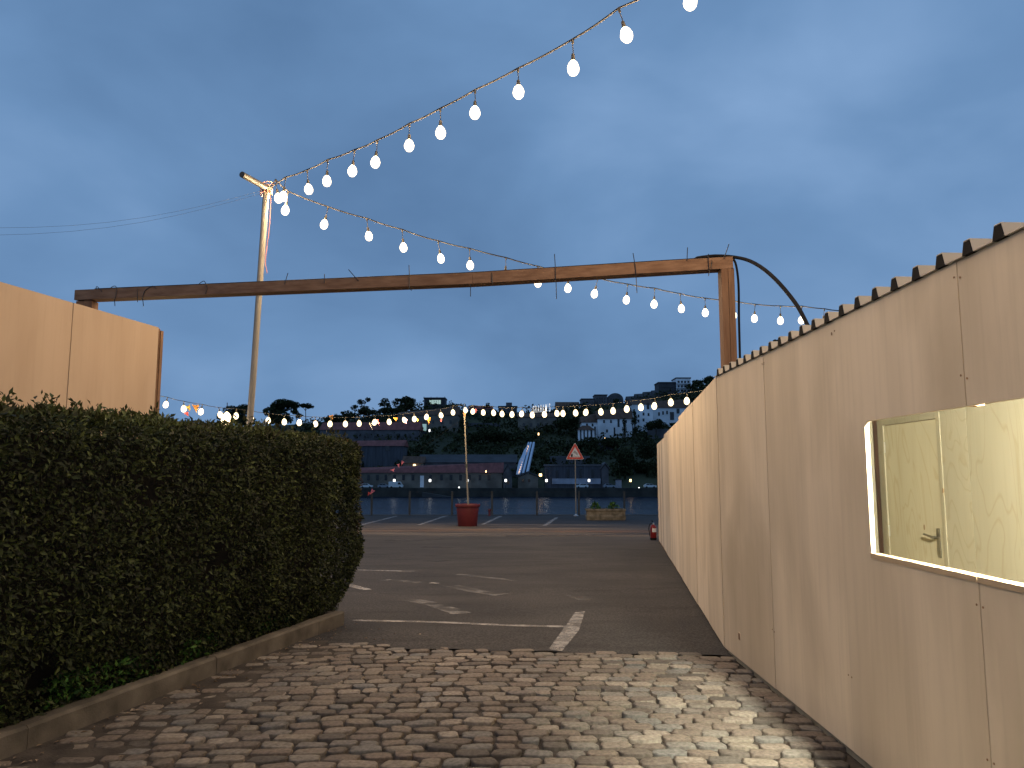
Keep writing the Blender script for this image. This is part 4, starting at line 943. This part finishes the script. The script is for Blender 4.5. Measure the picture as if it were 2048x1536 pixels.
# ------------------------------------------------------------------ poles
b0 = at(499, 835, 12); b1 = at(533, 376, 12); dv = (b1 - b0) / (b1.z - b0.z); foot = b0 + dv * (gz(12) - b0.z)
pole = empty('lighting_pole', foot, 'tall leaning galvanised pole holding two festoon strings behind the hedge', 'pole')
MB().tube([foot, foot.lerp(b1, .5) + Vector((.012, 0, 0)), b1], .049, 14).build('shaft', M['galv'], pole, smooth=True)
MB().tube([at(484, 349, 11.3), at(541, 380, 12.05)], .048, 12).build('cross_tube', M['cross'], pole, smooth=True)
MB().tube([b1 + Vector((0, 0, -.07)), b1 + Vector((.03, 0, .05))], .08, 10).build('clamp', M['steel'], pole)
cl = mat('pink_cord', (.42, .18, .13), .7, var=.2, scale=6)
wr = MB()
for j in range(6):
    z = -.10 + .034 * j; wr.tube([b1 + Vector((.095 * math.cos(a), .095 * math.sin(a), z + .02 * math.sin(a * 1.5 + j))) for a in [i * .5236 for i in range(13)]], .008, 5)
wr.build('lashing', cl, pole)
tag(MB().tube(smooth_pts([at(541, 379, 11.9), at(541, 420, 11.9), at(537, 470, 11.92), at(531, 520, 11.93), at(534, 546, 11.93)]), .007, 6).build('pole_cord', cl, smooth=True), 'thin pinkish cord dangling beside the top of the leaning pole', 'cord')
for i, (a, b, lab) in enumerate((((-200, 452, 9), (533, 379, 12), 'upper faint wire running left from the leaning pole top'), ((-200, 470, 9.2), (533, 384, 12), 'lower faint wire running left from the leaning pole top'))):
    A_, B_ = at(*a), at(*b); tag(MB().tube([A_.lerp(B_, t / 10) - Vector((0, 0, .25 * math.sin(math.pi * t / 10))) for t in range(11)], .0016, 5).build('guy_wire', M['cable']), lab, 'wire', 'guy wires')

pot_g = gnd(935, 1052)
pot = empty('plant_pot', pot_g, 'large dark red tapered pot ballasting the pole in the car park', 'pot')
k = pot_g.y / F
MB().lathe([(.335, 0), (.35, .02), (.41, .62), (.41, .70), (.455, .70), (.465, .72), (.465, .79), (.455, .805), (.41, .805), (.405, .74), (.0, .74)], pot_g, 28).build('pot_body', M['redpot'], pot, smooth=True)
MB().lathe([(.0, .742), (.40, .745), (.2, .765), (.01, .77)], pot_g, 14).build('soil', M['soil'], pot)
p1 = at(929, 832, pot_g.y)
fp = empty('lighting_pole', pot_g + Vector((0, 0, .77)), 'thin pale pole standing in the big red pot', 'pole')
pb_ = pot_g + Vector((.02, 0, .7)); mid_ = pb_.lerp(p1, .45)
MB().tube([pb_, mid_], .034, 10).build('lower_tube', M['galv'], fp, smooth=True); MB().tube([mid_ - Vector((0, 0, .001)), p1], .030, 10).build('upper_tube', M['galv'], fp, smooth=True)
MB().tube([mid_ - Vector((0, 0, .06)), mid_ + Vector((0, 0, .06))], .05, 10).build('collar', M['fence'], fp)
MB().tube([p1, p1 + Vector((0, 0, .28))], .05, 8).build('top_bracket', M['batten'], fp)

# ------------------------------------------------------------------ festoon strings
def bulb_data(r, h, drop, mb_name, m_):
    pm = MB(); pm.tube([(0, 0, .012), (.003, 0, -drop * .35), (-.004, 0, -drop * .7), (0, 0, -drop)], .0055, 5)
    pm.tube([(0, 0, .014), (0, 0, -.035)], .014, 7); pm.tube([(0, 0, -drop + .01), (0, 0, -drop - .065)], [.017, .024], 8)
    pmo = pm.build('lamp_holder', M['socket']); pd_ = pmo.data; bpy.data.objects.remove(pmo); ld_ = BULB_LIGHT if m_ is M['bulb'] else FAR_LIGHT
    b = MB().lathe([(r * .35, 0), (r * .75, -h * .18), (r, -h * .48), (r * .93, -h * .72), (r * .6, -h * .92), (r * .15, -h)], (0, 0, -drop - .062), 10).build('bulb', m_, smooth=True)
    bd_ = b.data; bpy.data.objects.remove(b); return pd_, bd_, drop + .062 + h * .5, ld_
NEAR = bulb_data(.065, .165, .16, 'near', M['bulb']); FARB = bulb_data(.08, .21, .06, 'far', M['bulb_far'])
def festoon(label, bulbs, A, B, kind, ends=(), dark=(), wob=.012, r=.012, extra=0, sw=.0, unseen_fill=()):
    """bulbs: pixel centres met with the upright plane through plan line A-B"""
    pd_, bd_, dh, ld_ = kind; pts = [on_line(x, y, A, B) for x, y in bulbs]
    att = [p + Vector((0, 0, dh)) for p in pts]
    st = att[-1] - att[-2]
    for i in range(extra): att.append(att[-1] + st * 1.0)
    att += [Vector(p) for p in unseen_fill]
    allp = ([Vector(ends[0])] if ends and ends[0] is not None else []) + att + ([Vector(ends[1])] if len(ends) > 1 and ends[1] is not None else [])
    e = empty('festoon_string', allp[0], label, 'string lights', 'festoon light strings')
    cp = []
    for i in range(len(allp) - 1):
        a, b = allp[i], allp[i + 1]
        for j in range(4):
            t = j / 4; cp.append(a.lerp(b, t) - Vector((0, 0, .012 * 4 * t * (1 - t) + wob * .4 * mnoise.noise((i * 3.1 + t, 0, 0)))))
    cp.append(allp[-1])
    MB().tube([p + Vector((0, 0, .012)) for p in cp], r, 6).build('cable', M['cable'], e, smooth=True)
    for i, p in enumerate(att):
        o = bpy.data.objects.new('lamp_holder', pd_); C.objects.link(o); o.location = p; o.rotation_euler = (rnd.gauss(0, .09), rnd.gauss(0, .09) + sw, rnd.uniform(0, 6)); attach(o, e)
        if i not in dark:
            b = bpy.data.objects.new('bulb', bd_); C.objects.link(b); b.parent = o
            l_ = bpy.data.objects.new('bulb_light', ld_); C.objects.link(l_); l_.parent = o; l_.location = (0, 0, -dh)
    return e
T1 = (b1.x, 12.0)
E1 = at(1377, 12, 6.7)
festoon('near festoon string of glowing bulbs rising from the leaning pole over the camera', [(570, 393), (613, 380), (654, 361), (708, 343), (754, 325), (818, 294), (880, 265), (950, 230), (1036, 190), (1146, 135), (1239, 75), (1377, 12)], T1, E1, NEAR, ends=(b1 + Vector((.05, 0, .0)),), extra=5, unseen_fill=[(4.2 - .72 * i, 3.6 - .5 * i, 5.75) for i in range(13)])  # last point list: unseen bulbs added behind the camera as warm fill light
E2 = at(1605, 640, 16.2)
festoon('long festoon string crossing behind the timber gantry down to the booth roof', [(550, 396), (575, 420), (655, 450), (733, 473), (804, 495), (876, 517), (939, 531), (1012, 549), (1076, 566), (1137, 578), (1196, 588), (1256, 600), (1310, 608), (1361, 618), (1411, 627), (1464, 631), (1511, 638), (1562, 641), (1605, 641), (1650, 646), (1694, 650)], T1, E2, NEAR, ends=(b1 + Vector((.04, 0, -.02)),), dark=(7, 19, 20), wob=.02)
PY = pot_g.y; tp = p1 + Vector((0, 0, .2))
ER = at(1373, 802, 21.5)
festoon('festoon string from the red pot pole right towards the plywood wall', [(946, 823), (966, 825), (985, 826), (1004, 828), (1024, 829), (1045, 828), (1064, 830), (1088, 829), (1112, 827), (1126, 827), (1150, 826), (1174, 825), (1201, 824), (1226, 822), (1254, 818), (1282, 815), (1310, 812), (1341, 805), (1374, 802), (1410, 797), (1450, 793)], (p1.x, PY), ER, FARB, ends=(tp,), r=.008)
EL = at(298, 802, 23.0)
festoon('festoon string from the red pot pole left across the car park behind the hedge', [(930, 821), (905, 825), (880, 831), (855, 834), (828, 838), (804, 841), (777, 844), (750, 845), (718, 847), (690, 848), (661, 848), (630, 848), (600, 846), (568, 844), (537, 841), (504, 837), (473, 832), (437, 830), (404, 824), (367, 818), (334, 810), (298, 802), (262, 793)], (p1.x, PY), EL, FARB, ends=(tp,), r=.008, sw=.1)
# low lamps by the hedge top
q = at(302, 838, 11.5)
e = empty('hedge_lamp', q, 'single lit bulb poking out of the hedge top beside the left booth', 'lamp'); MB().tube([q + Vector((0, 0, .09)), q + Vector((0, 0, .35)), q + Vector((-.8, .3, .6))], .006, 5).build('cord', M['black'], e)
MB().lathe([(.02, .09), (.045, .05), (.055, -.02), (.04, -.08), (.01, -.1)], q, 10).build('bulb', M['bulb'], e, smooth=True)
l_ = bpy.data.objects.new('bulb_light', BULB_LIGHT); C.objects.link(l_); l_.location = q; attach(l_, e)
q = at(453, 842, 12.5)
e = empty('cloth_lantern', q, 'larger glowing cream lantern just above the hedge left of the leaning pole', 'lantern')
MB().lathe([(.012, .15), (.055, .105), (.088, .03), (.085, -.04), (.06, -.12), (.02, -.15)], q, 8).build('shade', emis('lantern_glow', (1, .74, .36), 5), e)
MB().tube([q + Vector((0, 0, .13)), q + Vector((0, 0, .3))], .006, 5).build('cord', M['black'], e)
# bunting flags along the left string
FL = {'orange': (.55, .26, .06), 'pink': (.55, .16, .2), 'white': (.6, .56, .5), 'red': (.45, .06, .05), 'yellow': (.6, .42, .08), 'violet': (.40, .16, .30)}
FM = {k: mat('flag_' + k, c, .8, var=.1, scale=12) for k, c in FL.items()}
def flag(px, py, w_, h_, col, label, tilt=0, Y=None):
    c = on_line(px, py, (p1.x, PY), EL) if Y is None else at(px, py, Y)
    k = c.y / F; w_ *= k; h_ *= k
    d = Vector((math.cos(tilt), .25, math.sin(tilt))); u = Vector((-math.sin(tilt), 0, math.cos(tilt)))
    pts = [c - d * w_ / 2 + u * h_ / 2, c - d * w_ * .2 + u * h_ * .42, c + d * w_ / 2 + u * h_ / 2, c + d * w_ * .12 - u * h_ / 2]
    tag(MB().prism(pts, (0, .004, 0)).build('bunting_flag', FM[col]), label, 'flag', 'bunting flags on the festoon string')
flag(391, 817, 14, 16, 'orange', 'lit orange flag nearest the left booth')
flag(377, 817, 9, 13, 'yellow', 'small yellow flag left of the lit orange flag', .3); flag(374, 829, 8, 11, 'red', 'dark red flag dangling under the yellow one', .5)
flag(663, 835, 9, 10, 'orange', 'small dull orange flag near the umbrella pine', .3)
flag(742, 853, 4, 16, 'white', 'narrow white streamer hanging left of the pink flag', .35); flag(756, 845, 5, 14, 'pink', 'slim pink flag next to the white streamer', .3)
flag(791, 839, 10, 9, 'orange', 'broad orange flag between two bulbs above the old lodges'); flag(812, 843, 6, 10, 'violet', 'small violet pink flag right of the broad orange flag')
flag(835, 841, 6, 8, 'orange', 'tiny orange flag touching a bulb'); flag(857, 842, 9, 15, 'orange', 'pointed orange pennant under a bulb, left of the red pot pole'); flag(882, 842, 5, 7, 'pink', 'tiny pink flag under a bulb left of the red pot pole'); flag(951, 822, 6, 9, 'pink', 'tiny pink flag just right of the red pot pole top', Y=27.5)
RYr = 38.6
flag(743, 984, 8, 12, 'pink', 'pink ribbon tied to the railing post nearest the hedge', -.7, RYr - .1); flag(737, 988, 6, 8, 'red', 'red ribbon scrap on the same railing post', -.5, RYr - .14)
flag(786, 941, 9, 6, 'pink', 'pink bunting scrap, lower one above the long warehouse wall', .4, 34); flag(797, 932, 5, 9, 'pink', 'pink bunting scrap in the middle of the tilted line', .2, 34.3); flag(804, 926, 6, 9, 'pink', 'highest pink bunting scrap of the tilted line', -.5, 34.6)
tag(MB().tube([at(743, 984, RYr), at(772, 955, 36), at(804, 924, 34.6), at(929, 835, PY)], .004, 5).build('slack_cord', M['cable']), 'thin slack cord from the railing up to the red pot pole', 'cord')

# ------------------------------------------------------------------ railing, sign, planter, extinguisher
rl = empty('quay_railing', (at(743, 1029, RYr).x, RYr, gz(RYr)), 'thin dark post and wire railing along the quay edge', 'railing')
px_ = [410, 494, 577, 660, 743, 819, 904, 984, 1074, 1158, 1249, 1334]
for px in px_:
    x = at(px, 1029, RYr).x; m_ = MB(); m_.box(x - .045, x + .045, RYr - .03, RYr + .03, gz(RYr), gz(RYr) + 1.18); m_.box(x - .08, x + .08, RYr - .08, RYr + .08, gz(RYr) - .001, gz(RYr) + .02); m_.build('post', M['fence'], rl)
xa, xb = at(410, 1029, RYr).x, at(1334, 1029, RYr).x
for z in (.35, .75, 1.14): MB().tube([(xa, RYr - .04, gz(RYr) + z), (xb, RYr - .04, gz(RYr) + z)], .006, 5).build('wire', M['fence'], rl)
q = Vector((at(979, 1024, 38).x, 38, gz(38)))
e = empty('mooring_bollard', q, 'small dark red mooring post at the quay edge right of the red pot', 'bollard'); MB().lathe([(.08, 0), (.08, .02), (.055, .04), (.055, .22), (.085, .25), (.085, .31), (.04, .34)], q, 12).build('shaft', M['redpot'], e, smooth=True)

sg = gnd(1152, 1032); tpz = at(1150, 885, sg.y)
sgn = empty('warning_sign', sg, 'red bordered triangular road sign of a car falling off a quay', 'road sign')
k = sg.y / F
MB().tube([sg, (tpz.x, sg.y, tpz.z - .1)], .035, 10).build('post', M['galv'], sgn, smooth=True); MB().lathe([(.12, 0), (.12, .03), (.05, .06), (.04, .1)], sg, 12).build('base_plate', M['steel'], sgn)
def tri(px0, px1, ya, yb, r, yy, d, name, m_, par):
    cx = (px0 + px1) / 2 ; P = [Vector((cx, 0, ya)), Vector((px1, 0, yb)), Vector((px0, 0, yb))]; pts = []
    ctr = (P[0] + P[1] + P[2]) / 3
    for i in range(3):
        v = P[i]; a = (P[i - 1] - v).normalized(); b = (P[(i + 1) % 3] - v).normalized()
        for t in (0, .25, .5, .75, 1): q0 = v + a * r * (1 - t) * (1 - t) + b * r * t * t; pts.append(q0)
    W3 = [at(q.x, q.z, yy) for q in pts]
    return MB().prism(W3, (0, d, 0)).build(name, m_, par)
yf = sg.y - .05
tri(1131.5, 1168.5, 884.5, 919, 4, yf, .012, 'rear_plate', M['signwhite'], sgn)
rp_ = tri(1132.2, 1167.8, 885.5, 918.4, 4, yf - .004, .003, 'red_border', M['signred'], sgn)
tri(1138.8, 1161.2, 894.0, 914.4, 1.5, yf - .008, .003, 'white_face', M['signwhite'], sgn)
def pic(pxs, name='pictogram'): MB().prism([at(x, y, yf - .012) for x, y in pxs], (0, .003, 0)).build(name, M['signblack'], sgn)
pic([(1141.5, 913.8), (1141.5, 910.5), (1143.2, 907.6), (1145.4, 907.6), (1145.4, 913.8)])
cg = mat('sign_grey', (.3, .29, .26), .6, var=.1, scale=9)
MB().prism([at(x, y, yf - .012) for x, y in ((1146.3, 904.8), (1148.2, 901.6), (1151.4, 902.2), (1154.6, 905.6), (1155.6, 909.2), (1153.8, 910.4), (1151.2, 907.6), (1149, 906.6))], (0, .003, 0)).build('car_symbol', cg, sgn)
MB().prism([at(x, y, yf - .012) for x, y in ((1146.5, 912.2), (1149, 911.3), (1152, 912.4), (1155, 911.4), (1158.5, 912.4), (1158.8, 913.4), (1155, 912.8), (1152, 913.6), (1149, 912.8), (1146.5, 913.4))], (0, .003, 0)).build('wave_symbol', cg, sgn)

pg = gnd(1211, 1040); pl_ = empty('concrete_planter', pg, 'mossy rectangular concrete planter trough at the quay edge', 'planter')
k = pg.y / F; hw = 39 * k; hz = 22 * k
def ring(w_, z, dd): return [(pg.x - w_, pg.y - dd, pg.z + z), (pg.x + w_, pg.y - dd, pg.z + z), (pg.x + w_, pg.y + dd, pg.z + z), (pg.x - w_, pg.y + dd, pg.z + z)]
prf = [(.95, 0, .27), (.97, .03, .28), (.99, .17, .30), (.955, .20, .275), (.955, .38, .275), (1.0, .40, .31), (1.0, hz - .02, .31), (.98, hz, .30), (.90, hz, .24), (.88, hz - .08, .22)]
m_ = MB()
for w_, z, dd in prf: m_.v += ring(hw * w_, z, dd)
for i in range(len(prf) - 1):
    for j in range(4): a = i * 4 + j; b = i * 4 + (j + 1) % 4; m_.f.append((a, b, b + 4, a + 4))
m_.f.append((3, 2, 1, 0)); n = (len(prf) - 1) * 4; m_.f.append((n, n + 1, n + 2, n + 3)); m_.build('trough', M['concrete'], pl_)
for px, lab, s_ in ((1191, 'small leafy plant in the left half of the concrete planter', 1), (1226, 'slightly fuller green plant in the right half of the concrete planter', 1.15)):
    c = Vector((at(px, 1015, pg.y).x, pg.y, pg.z + hz - .02)); e = empty('potted_plant', c, lab, 'plant', 'plants in the concrete planter')
    V, Q, T = clouds([(c.x, c.y, c.z + .1, .26 * s_, .2, .13, 60, .06), (c.x, c.y, c.z + .2, .13 * s_, .12, .12, 40, .06)], RS); npmesh('foliage', V, Q, M['ivy'], e, T)
    m_ = MB()
    for j in range(5): m_.tube([c - Vector((0, 0, .05)), c + Vector((rnd.uniform(-.15, .15), rnd.uniform(-.1, .1), .22))], [.008, .004], 5)
    m_.build('stem', M['trunk'], e)

eg = gnd(1308.5, 1080); eg.x = min(eg.x, FA.x + (eg.y - FA.y) * FDv.x / FDv.y - .1); 
ex = empty('fire_extinguisher', eg, 'red fire extinguisher standing at the far foot of the plywood hoarding', 'fire extinguisher')
MB().lathe([(.085, 0), (.09, .01), (.09, .06)], eg, 14).build('base_ring', M['black'], ex)
MB().lathe([(.08, .06), (.085, .07), (.085, .33), (.07, .38), (.035, .41), (.03, .42)], eg, 16).build('cylinder', M['red'], ex, smooth=True)
MB().lathe([(.03, .42), (.035, .43), (.03, .47)], eg, 10).build('valve', M['steel'], ex)
m_ = MB(); m_.beam(eg + Vector((-.01, 0, .47)), eg + Vector((-.05, -.09, .53)), .022, .012); m_.beam(eg + Vector((-.01, 0, .45)), eg + Vector((-.06, -.09, .46)), .022, .01); m_.build('lever', M['black'], ex)
MB().tube(smooth_pts([eg + Vector((-.02, 0, .45)), eg + Vector((-.09, -.03, .43)), eg + Vector((-.125, -.03, .33)), eg + Vector((-.115, -.03, .2)), eg + Vector((-.1, -.03, .12))]), .012, 7).build('hose', M['black'], ex, smooth=True)
lbm = MB()
for i in range(6):
    a0 = R(-120 + 16 * i); a1 = R(-120 + 16 * (i + 1)); rr = .0865
    for z0, z1 in ((.22, .32),): lbm.add([(eg.x + rr * math.cos(a0), eg.y + rr * math.sin(a0), eg.z + z0), (eg.x + rr * math.cos(a1), eg.y + rr * math.sin(a1), eg.z + z0), (eg.x + rr * math.cos(a1), eg.y + rr * math.sin(a1), eg.z + z1), (eg.x + rr * math.cos(a0), eg.y + rr * math.sin(a0), eg.z + z1)], [(0, 1, 2, 3)])
lbm.build('label', M['white'], ex)

# ------------------------------------------------------------------ hedge
RH = np.random.RandomState(11)
S0, S1, N0, N1, Z0, Z1 = -5.2, LK + .62, -.03, 1.22, .07, 2.02
hedge = empty('clipped_hedge', kp(LK, .5, .13), 'big dark clipped hedge filling the kerbed bed on the left', 'hedge')
def hedge_surface(n, which):
    """points and outward normals (s, n, z) on a rounded box"""
    r = .28
    if which == 'front': s = RH.uniform(S0, S1, n); z = RH.uniform(Z0, Z1, n); q = np.stack([s, np.full(n, N0), z], 1)
    elif which == 'top': q = np.stack([RH.uniform(S0, S1, n), RH.uniform(N0, N1, n), np.full(n, Z1)], 1)
    elif which == 'end': q = np.stack([np.full(n, S1), RH.uniform(N0, N1, n), RH.uniform(Z0, Z1, n)], 1)
    else: q = np.stack([RH.uniform(S0, S1, n), np.full(n, N1), RH.uniform(Z0, Z1, n)], 1)
    rr = np.array([.5, .42, .2])
    lo = np.array([S0, N0, -1]) + rr; hi = np.array([S1, N1, Z1]) - rr
    inner = np.clip(q, lo, hi); d = (q - inner) / rr; L_ = np.linalg.norm(d, axis=1)[:, None]; nrm = d / np.maximum(L_, 1e-6)
    p = inner + nrm * rr
    return p, nrm
def vnoise(P, f, seed):
    return np.array([mnoise.noise((float(a) * f, float(b) * f, float(c) * f + seed)) for a, b, c in P])
def leaves(p, nrm, size, depth, droop, tone_bias, seed):
    n = len(p); bulge = vnoise(p, 1.6, seed) * .07 + vnoise(p, 5, seed + 9) * .035
    # undercut towards the foot, as the clipped face tapers in
    taper = np.clip((.75 - p[:, 2]) / .65, 0, 1) ** 1.6 * .16
    inn = RH.random(n) ** 1.5 * depth
    p = p + nrm * (bulge - inn)[:, None]; p[:, 1] += taper * (p[:, 1] < .6); p[:, 0] -= np.clip((.55 - p[:, 2]) / .45, 0, 1) ** 1.3 * .42 * np.clip((p[:, 0] - S1 + 1.0) / 1.0, 0, 1)
    to = lambda v: np.stack([v[:, 0] * CD.x + v[:, 1] * CN.x, v[:, 0] * CD.y + v[:, 1] * CN.y, v[:, 2]], 1)
    P = to(p); P[:, 0] += CA.x; P[:, 1] += CA.y; Nn = to(nrm)
    dr = RH.normal(size=(n, 3)) * .75 + Nn * .55 + np.array([0, 0, droop]); dr /= np.linalg.norm(dr, axis=1)[:, None]
    side = np.cross(dr, Nn + RH.normal(size=(n, 3)) * .7); side /= np.linalg.norm(side, axis=1)[:, None]
    up = np.cross(side, dr)
    L_ = size * RH.uniform(.55, 1.3, n)[:, None]; w_ = L_ * RH.uniform(.36, .5, n)[:, None]
    mid_ = P + dr * L_ * .45
    v = np.stack([P, mid_ + side * w_ * .5 + up * L_ * .10, P + dr * L_ - up * L_ * .06, mid_ - side * w_ * .5 + up * L_ * .10], 1).reshape(-1, 3)
    i = np.arange(n)[:, None] * 4
    f = np.concatenate([i + np.array([[0, 1, 2]]), i + np.array([[0, 2, 3]])], 0)
    t = np.clip(RH.random(n) ** 1.5 * .9 + tone_bias + vnoise(p, 2.3, seed + 3) * .3, 0, 1)
    return v, f, np.concatenate([t, t])
def layer(name, parts_, size, depth, droop, bias, m_, seed, filt=None):
    VV, FF, TT, o = [], [], [], 0
    for which, n in parts_:
        p, nr = hedge_surface(n, which)
        if which == 'front' and name == 'foliage':
            hole = vnoise(p, 1.7, 77) * .7 + vnoise(p, 4.5, 55) * .5; keep = RH.random(n) > .88 * np.clip((hole - .18) / .24, 0, 1) * np.clip((1.75 - p[:, 2]) / .2, 0, 1); p, nr = p[keep], nr[keep]
        if filt is not None: k_ = filt(p); p, nr = p[k_], nr[k_]
        v, f, t = leaves(p, nr, size, depth, droop, bias, seed); VV.append(v); FF.append(f + o); TT.append(t); o += len(v)
    o_ = npmesh(name, np.concatenate(VV), np.concatenate(FF), M[m_], hedge, np.concatenate(TT)); o_['kind'] = 'stuff'; return o_
ends_k = lambda p: (p[:, 0] > S1 - 1.1 + .7 * RH.random(len(p)) * (p[:, 2] < 1.9)) & (p[:, 2] > .9) & (RH.random(len(p)) < .5)
layer('foliage', [('front', 80000), ('end', 14000), ('back', 6000)], .045, .13, -.25, 0, 'leaf', 0)
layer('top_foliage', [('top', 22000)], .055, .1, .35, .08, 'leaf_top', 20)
layer('new_growth', [('end', 2500), ('top', 3000)], .045, .03, .2, .1, 'leaf_red', 40, ends_k)
# shoots poking above the top
p, nr = hedge_surface(900, 'top'); nr[:] = (0, 0, 1); VV, FF, TT, o = [], [], [], 0
base_p = p[RH.choice(len(p), 170)]
for b_ in base_p:
    hgt = RH.uniform(.03, .11); m = int(6 + hgt * 40)
    pp = np.repeat(b_[None], m, 0) + RH.normal(size=(m, 3)) * .012; pp[:, 2] += np.linspace(0, hgt, m)
    v, f, t = leaves(pp, np.repeat([[0, 0, 1.0]], m, 0) + RH.normal(size=(m, 3)) * .5, .055, .0, .5, .1, 60); VV.append(v); FF.append(f + o); TT.append(t); o += len(v)
o_ = npmesh('shoots', np.concatenate(VV), np.concatenate(FF), M['leaf_top'], hedge, np.concatenate(TT)); o_['kind'] = 'stuff'
# dark twiggy inside
c_ = .17
vs = []
core = MB().hexa([kp(S0 + c_, N0 + .34, .12), kp(S1 - .80, N0 + .34, .12), kp(S1 - .80, N1 - c_, .12), kp(S0 + c_, N1 - c_, .12), kp(S0 + c_, N0 + .26, Z1 - .15), kp(S1 - .45, N0 + .26, Z1 - .15), kp(S1 - .45, N1 - c_, Z1 - .15), kp(S0 + c_, N1 - c_, Z1 - .15)])
core.build('branches', M['twig'], hedge)
# ivy and weeds along the kerb
lst = []
def ground_leaves(n, s0, s1, n0, n1, z0, z1, size, m_, name, label, cat, seed):
    p = np.stack([RH.uniform(s0, s1, n), RH.uniform(n0, n1, n), RH.uniform(z0, z1, n)], 1); kp_ = vnoise(p * np.array([1, 1, 0]), 2.2, seed) > -.05; p = p[kp_]
    p[:, 2] += .0; nr = np.repeat([[0, -.6, .6]], len(p), 0)
    v, f, t = leaves(p, nr, size, .02, -.1, .1, seed); o_ = npmesh(name, v, f, M[m_], None, t); return tag(o_, label, cat, kind='stuff')
ground_leaves(6500, -2, 2.1, -.05, .3, .09, .32, .045, 'ivy', 'ground_ivy', 'bright ivy and weeds spilling over the kerb under the hedge', 'ivy', 80)
ground_leaves(1400, 2.0, 3.6, .02, .25, .10, .22, .04, 'ivy', 'kerb_weeds', 'low weeds along the kerb near the hedge end', 'weeds', 90)
# dry leaves and grit lying along the kerb foot
V, FQ = [], []
litter = MB(); lt = random.Random(3)
for i in range(240):
    s_ = lt.uniform(-1.5, LK); d_ = -abs(lt.gauss(0, .12)) - .02 if lt.random() < .8 else -lt.uniform(.1, 1.2); p = kp(s_, d_, 0)
    if p.x > 1.8: continue
    z = .004; a = lt.uniform(0, 6.28); r_ = lt.uniform(.006, .024)
    c, s2 = math.cos(a) * r_, math.sin(a) * r_
    litter.add([(p.x - c, p.y - s2, z + .002), (p.x + s2 * .5, p.y - c * .5, z + .008), (p.x + c, p.y + s2, z + .003), (p.x - s2 * .5, p.y + c * .5, z + .009)], [(0, 1, 2, 3)])
tag(litter.build('leaf_litter', mat('dry_leaf', (.11, .07, .035), .9, col2=(.3, .24, .17), scale=1.5), fix=False), 'dry leaves and grit gathered along the foot of the kerb', 'leaf litter', kind='stuff')
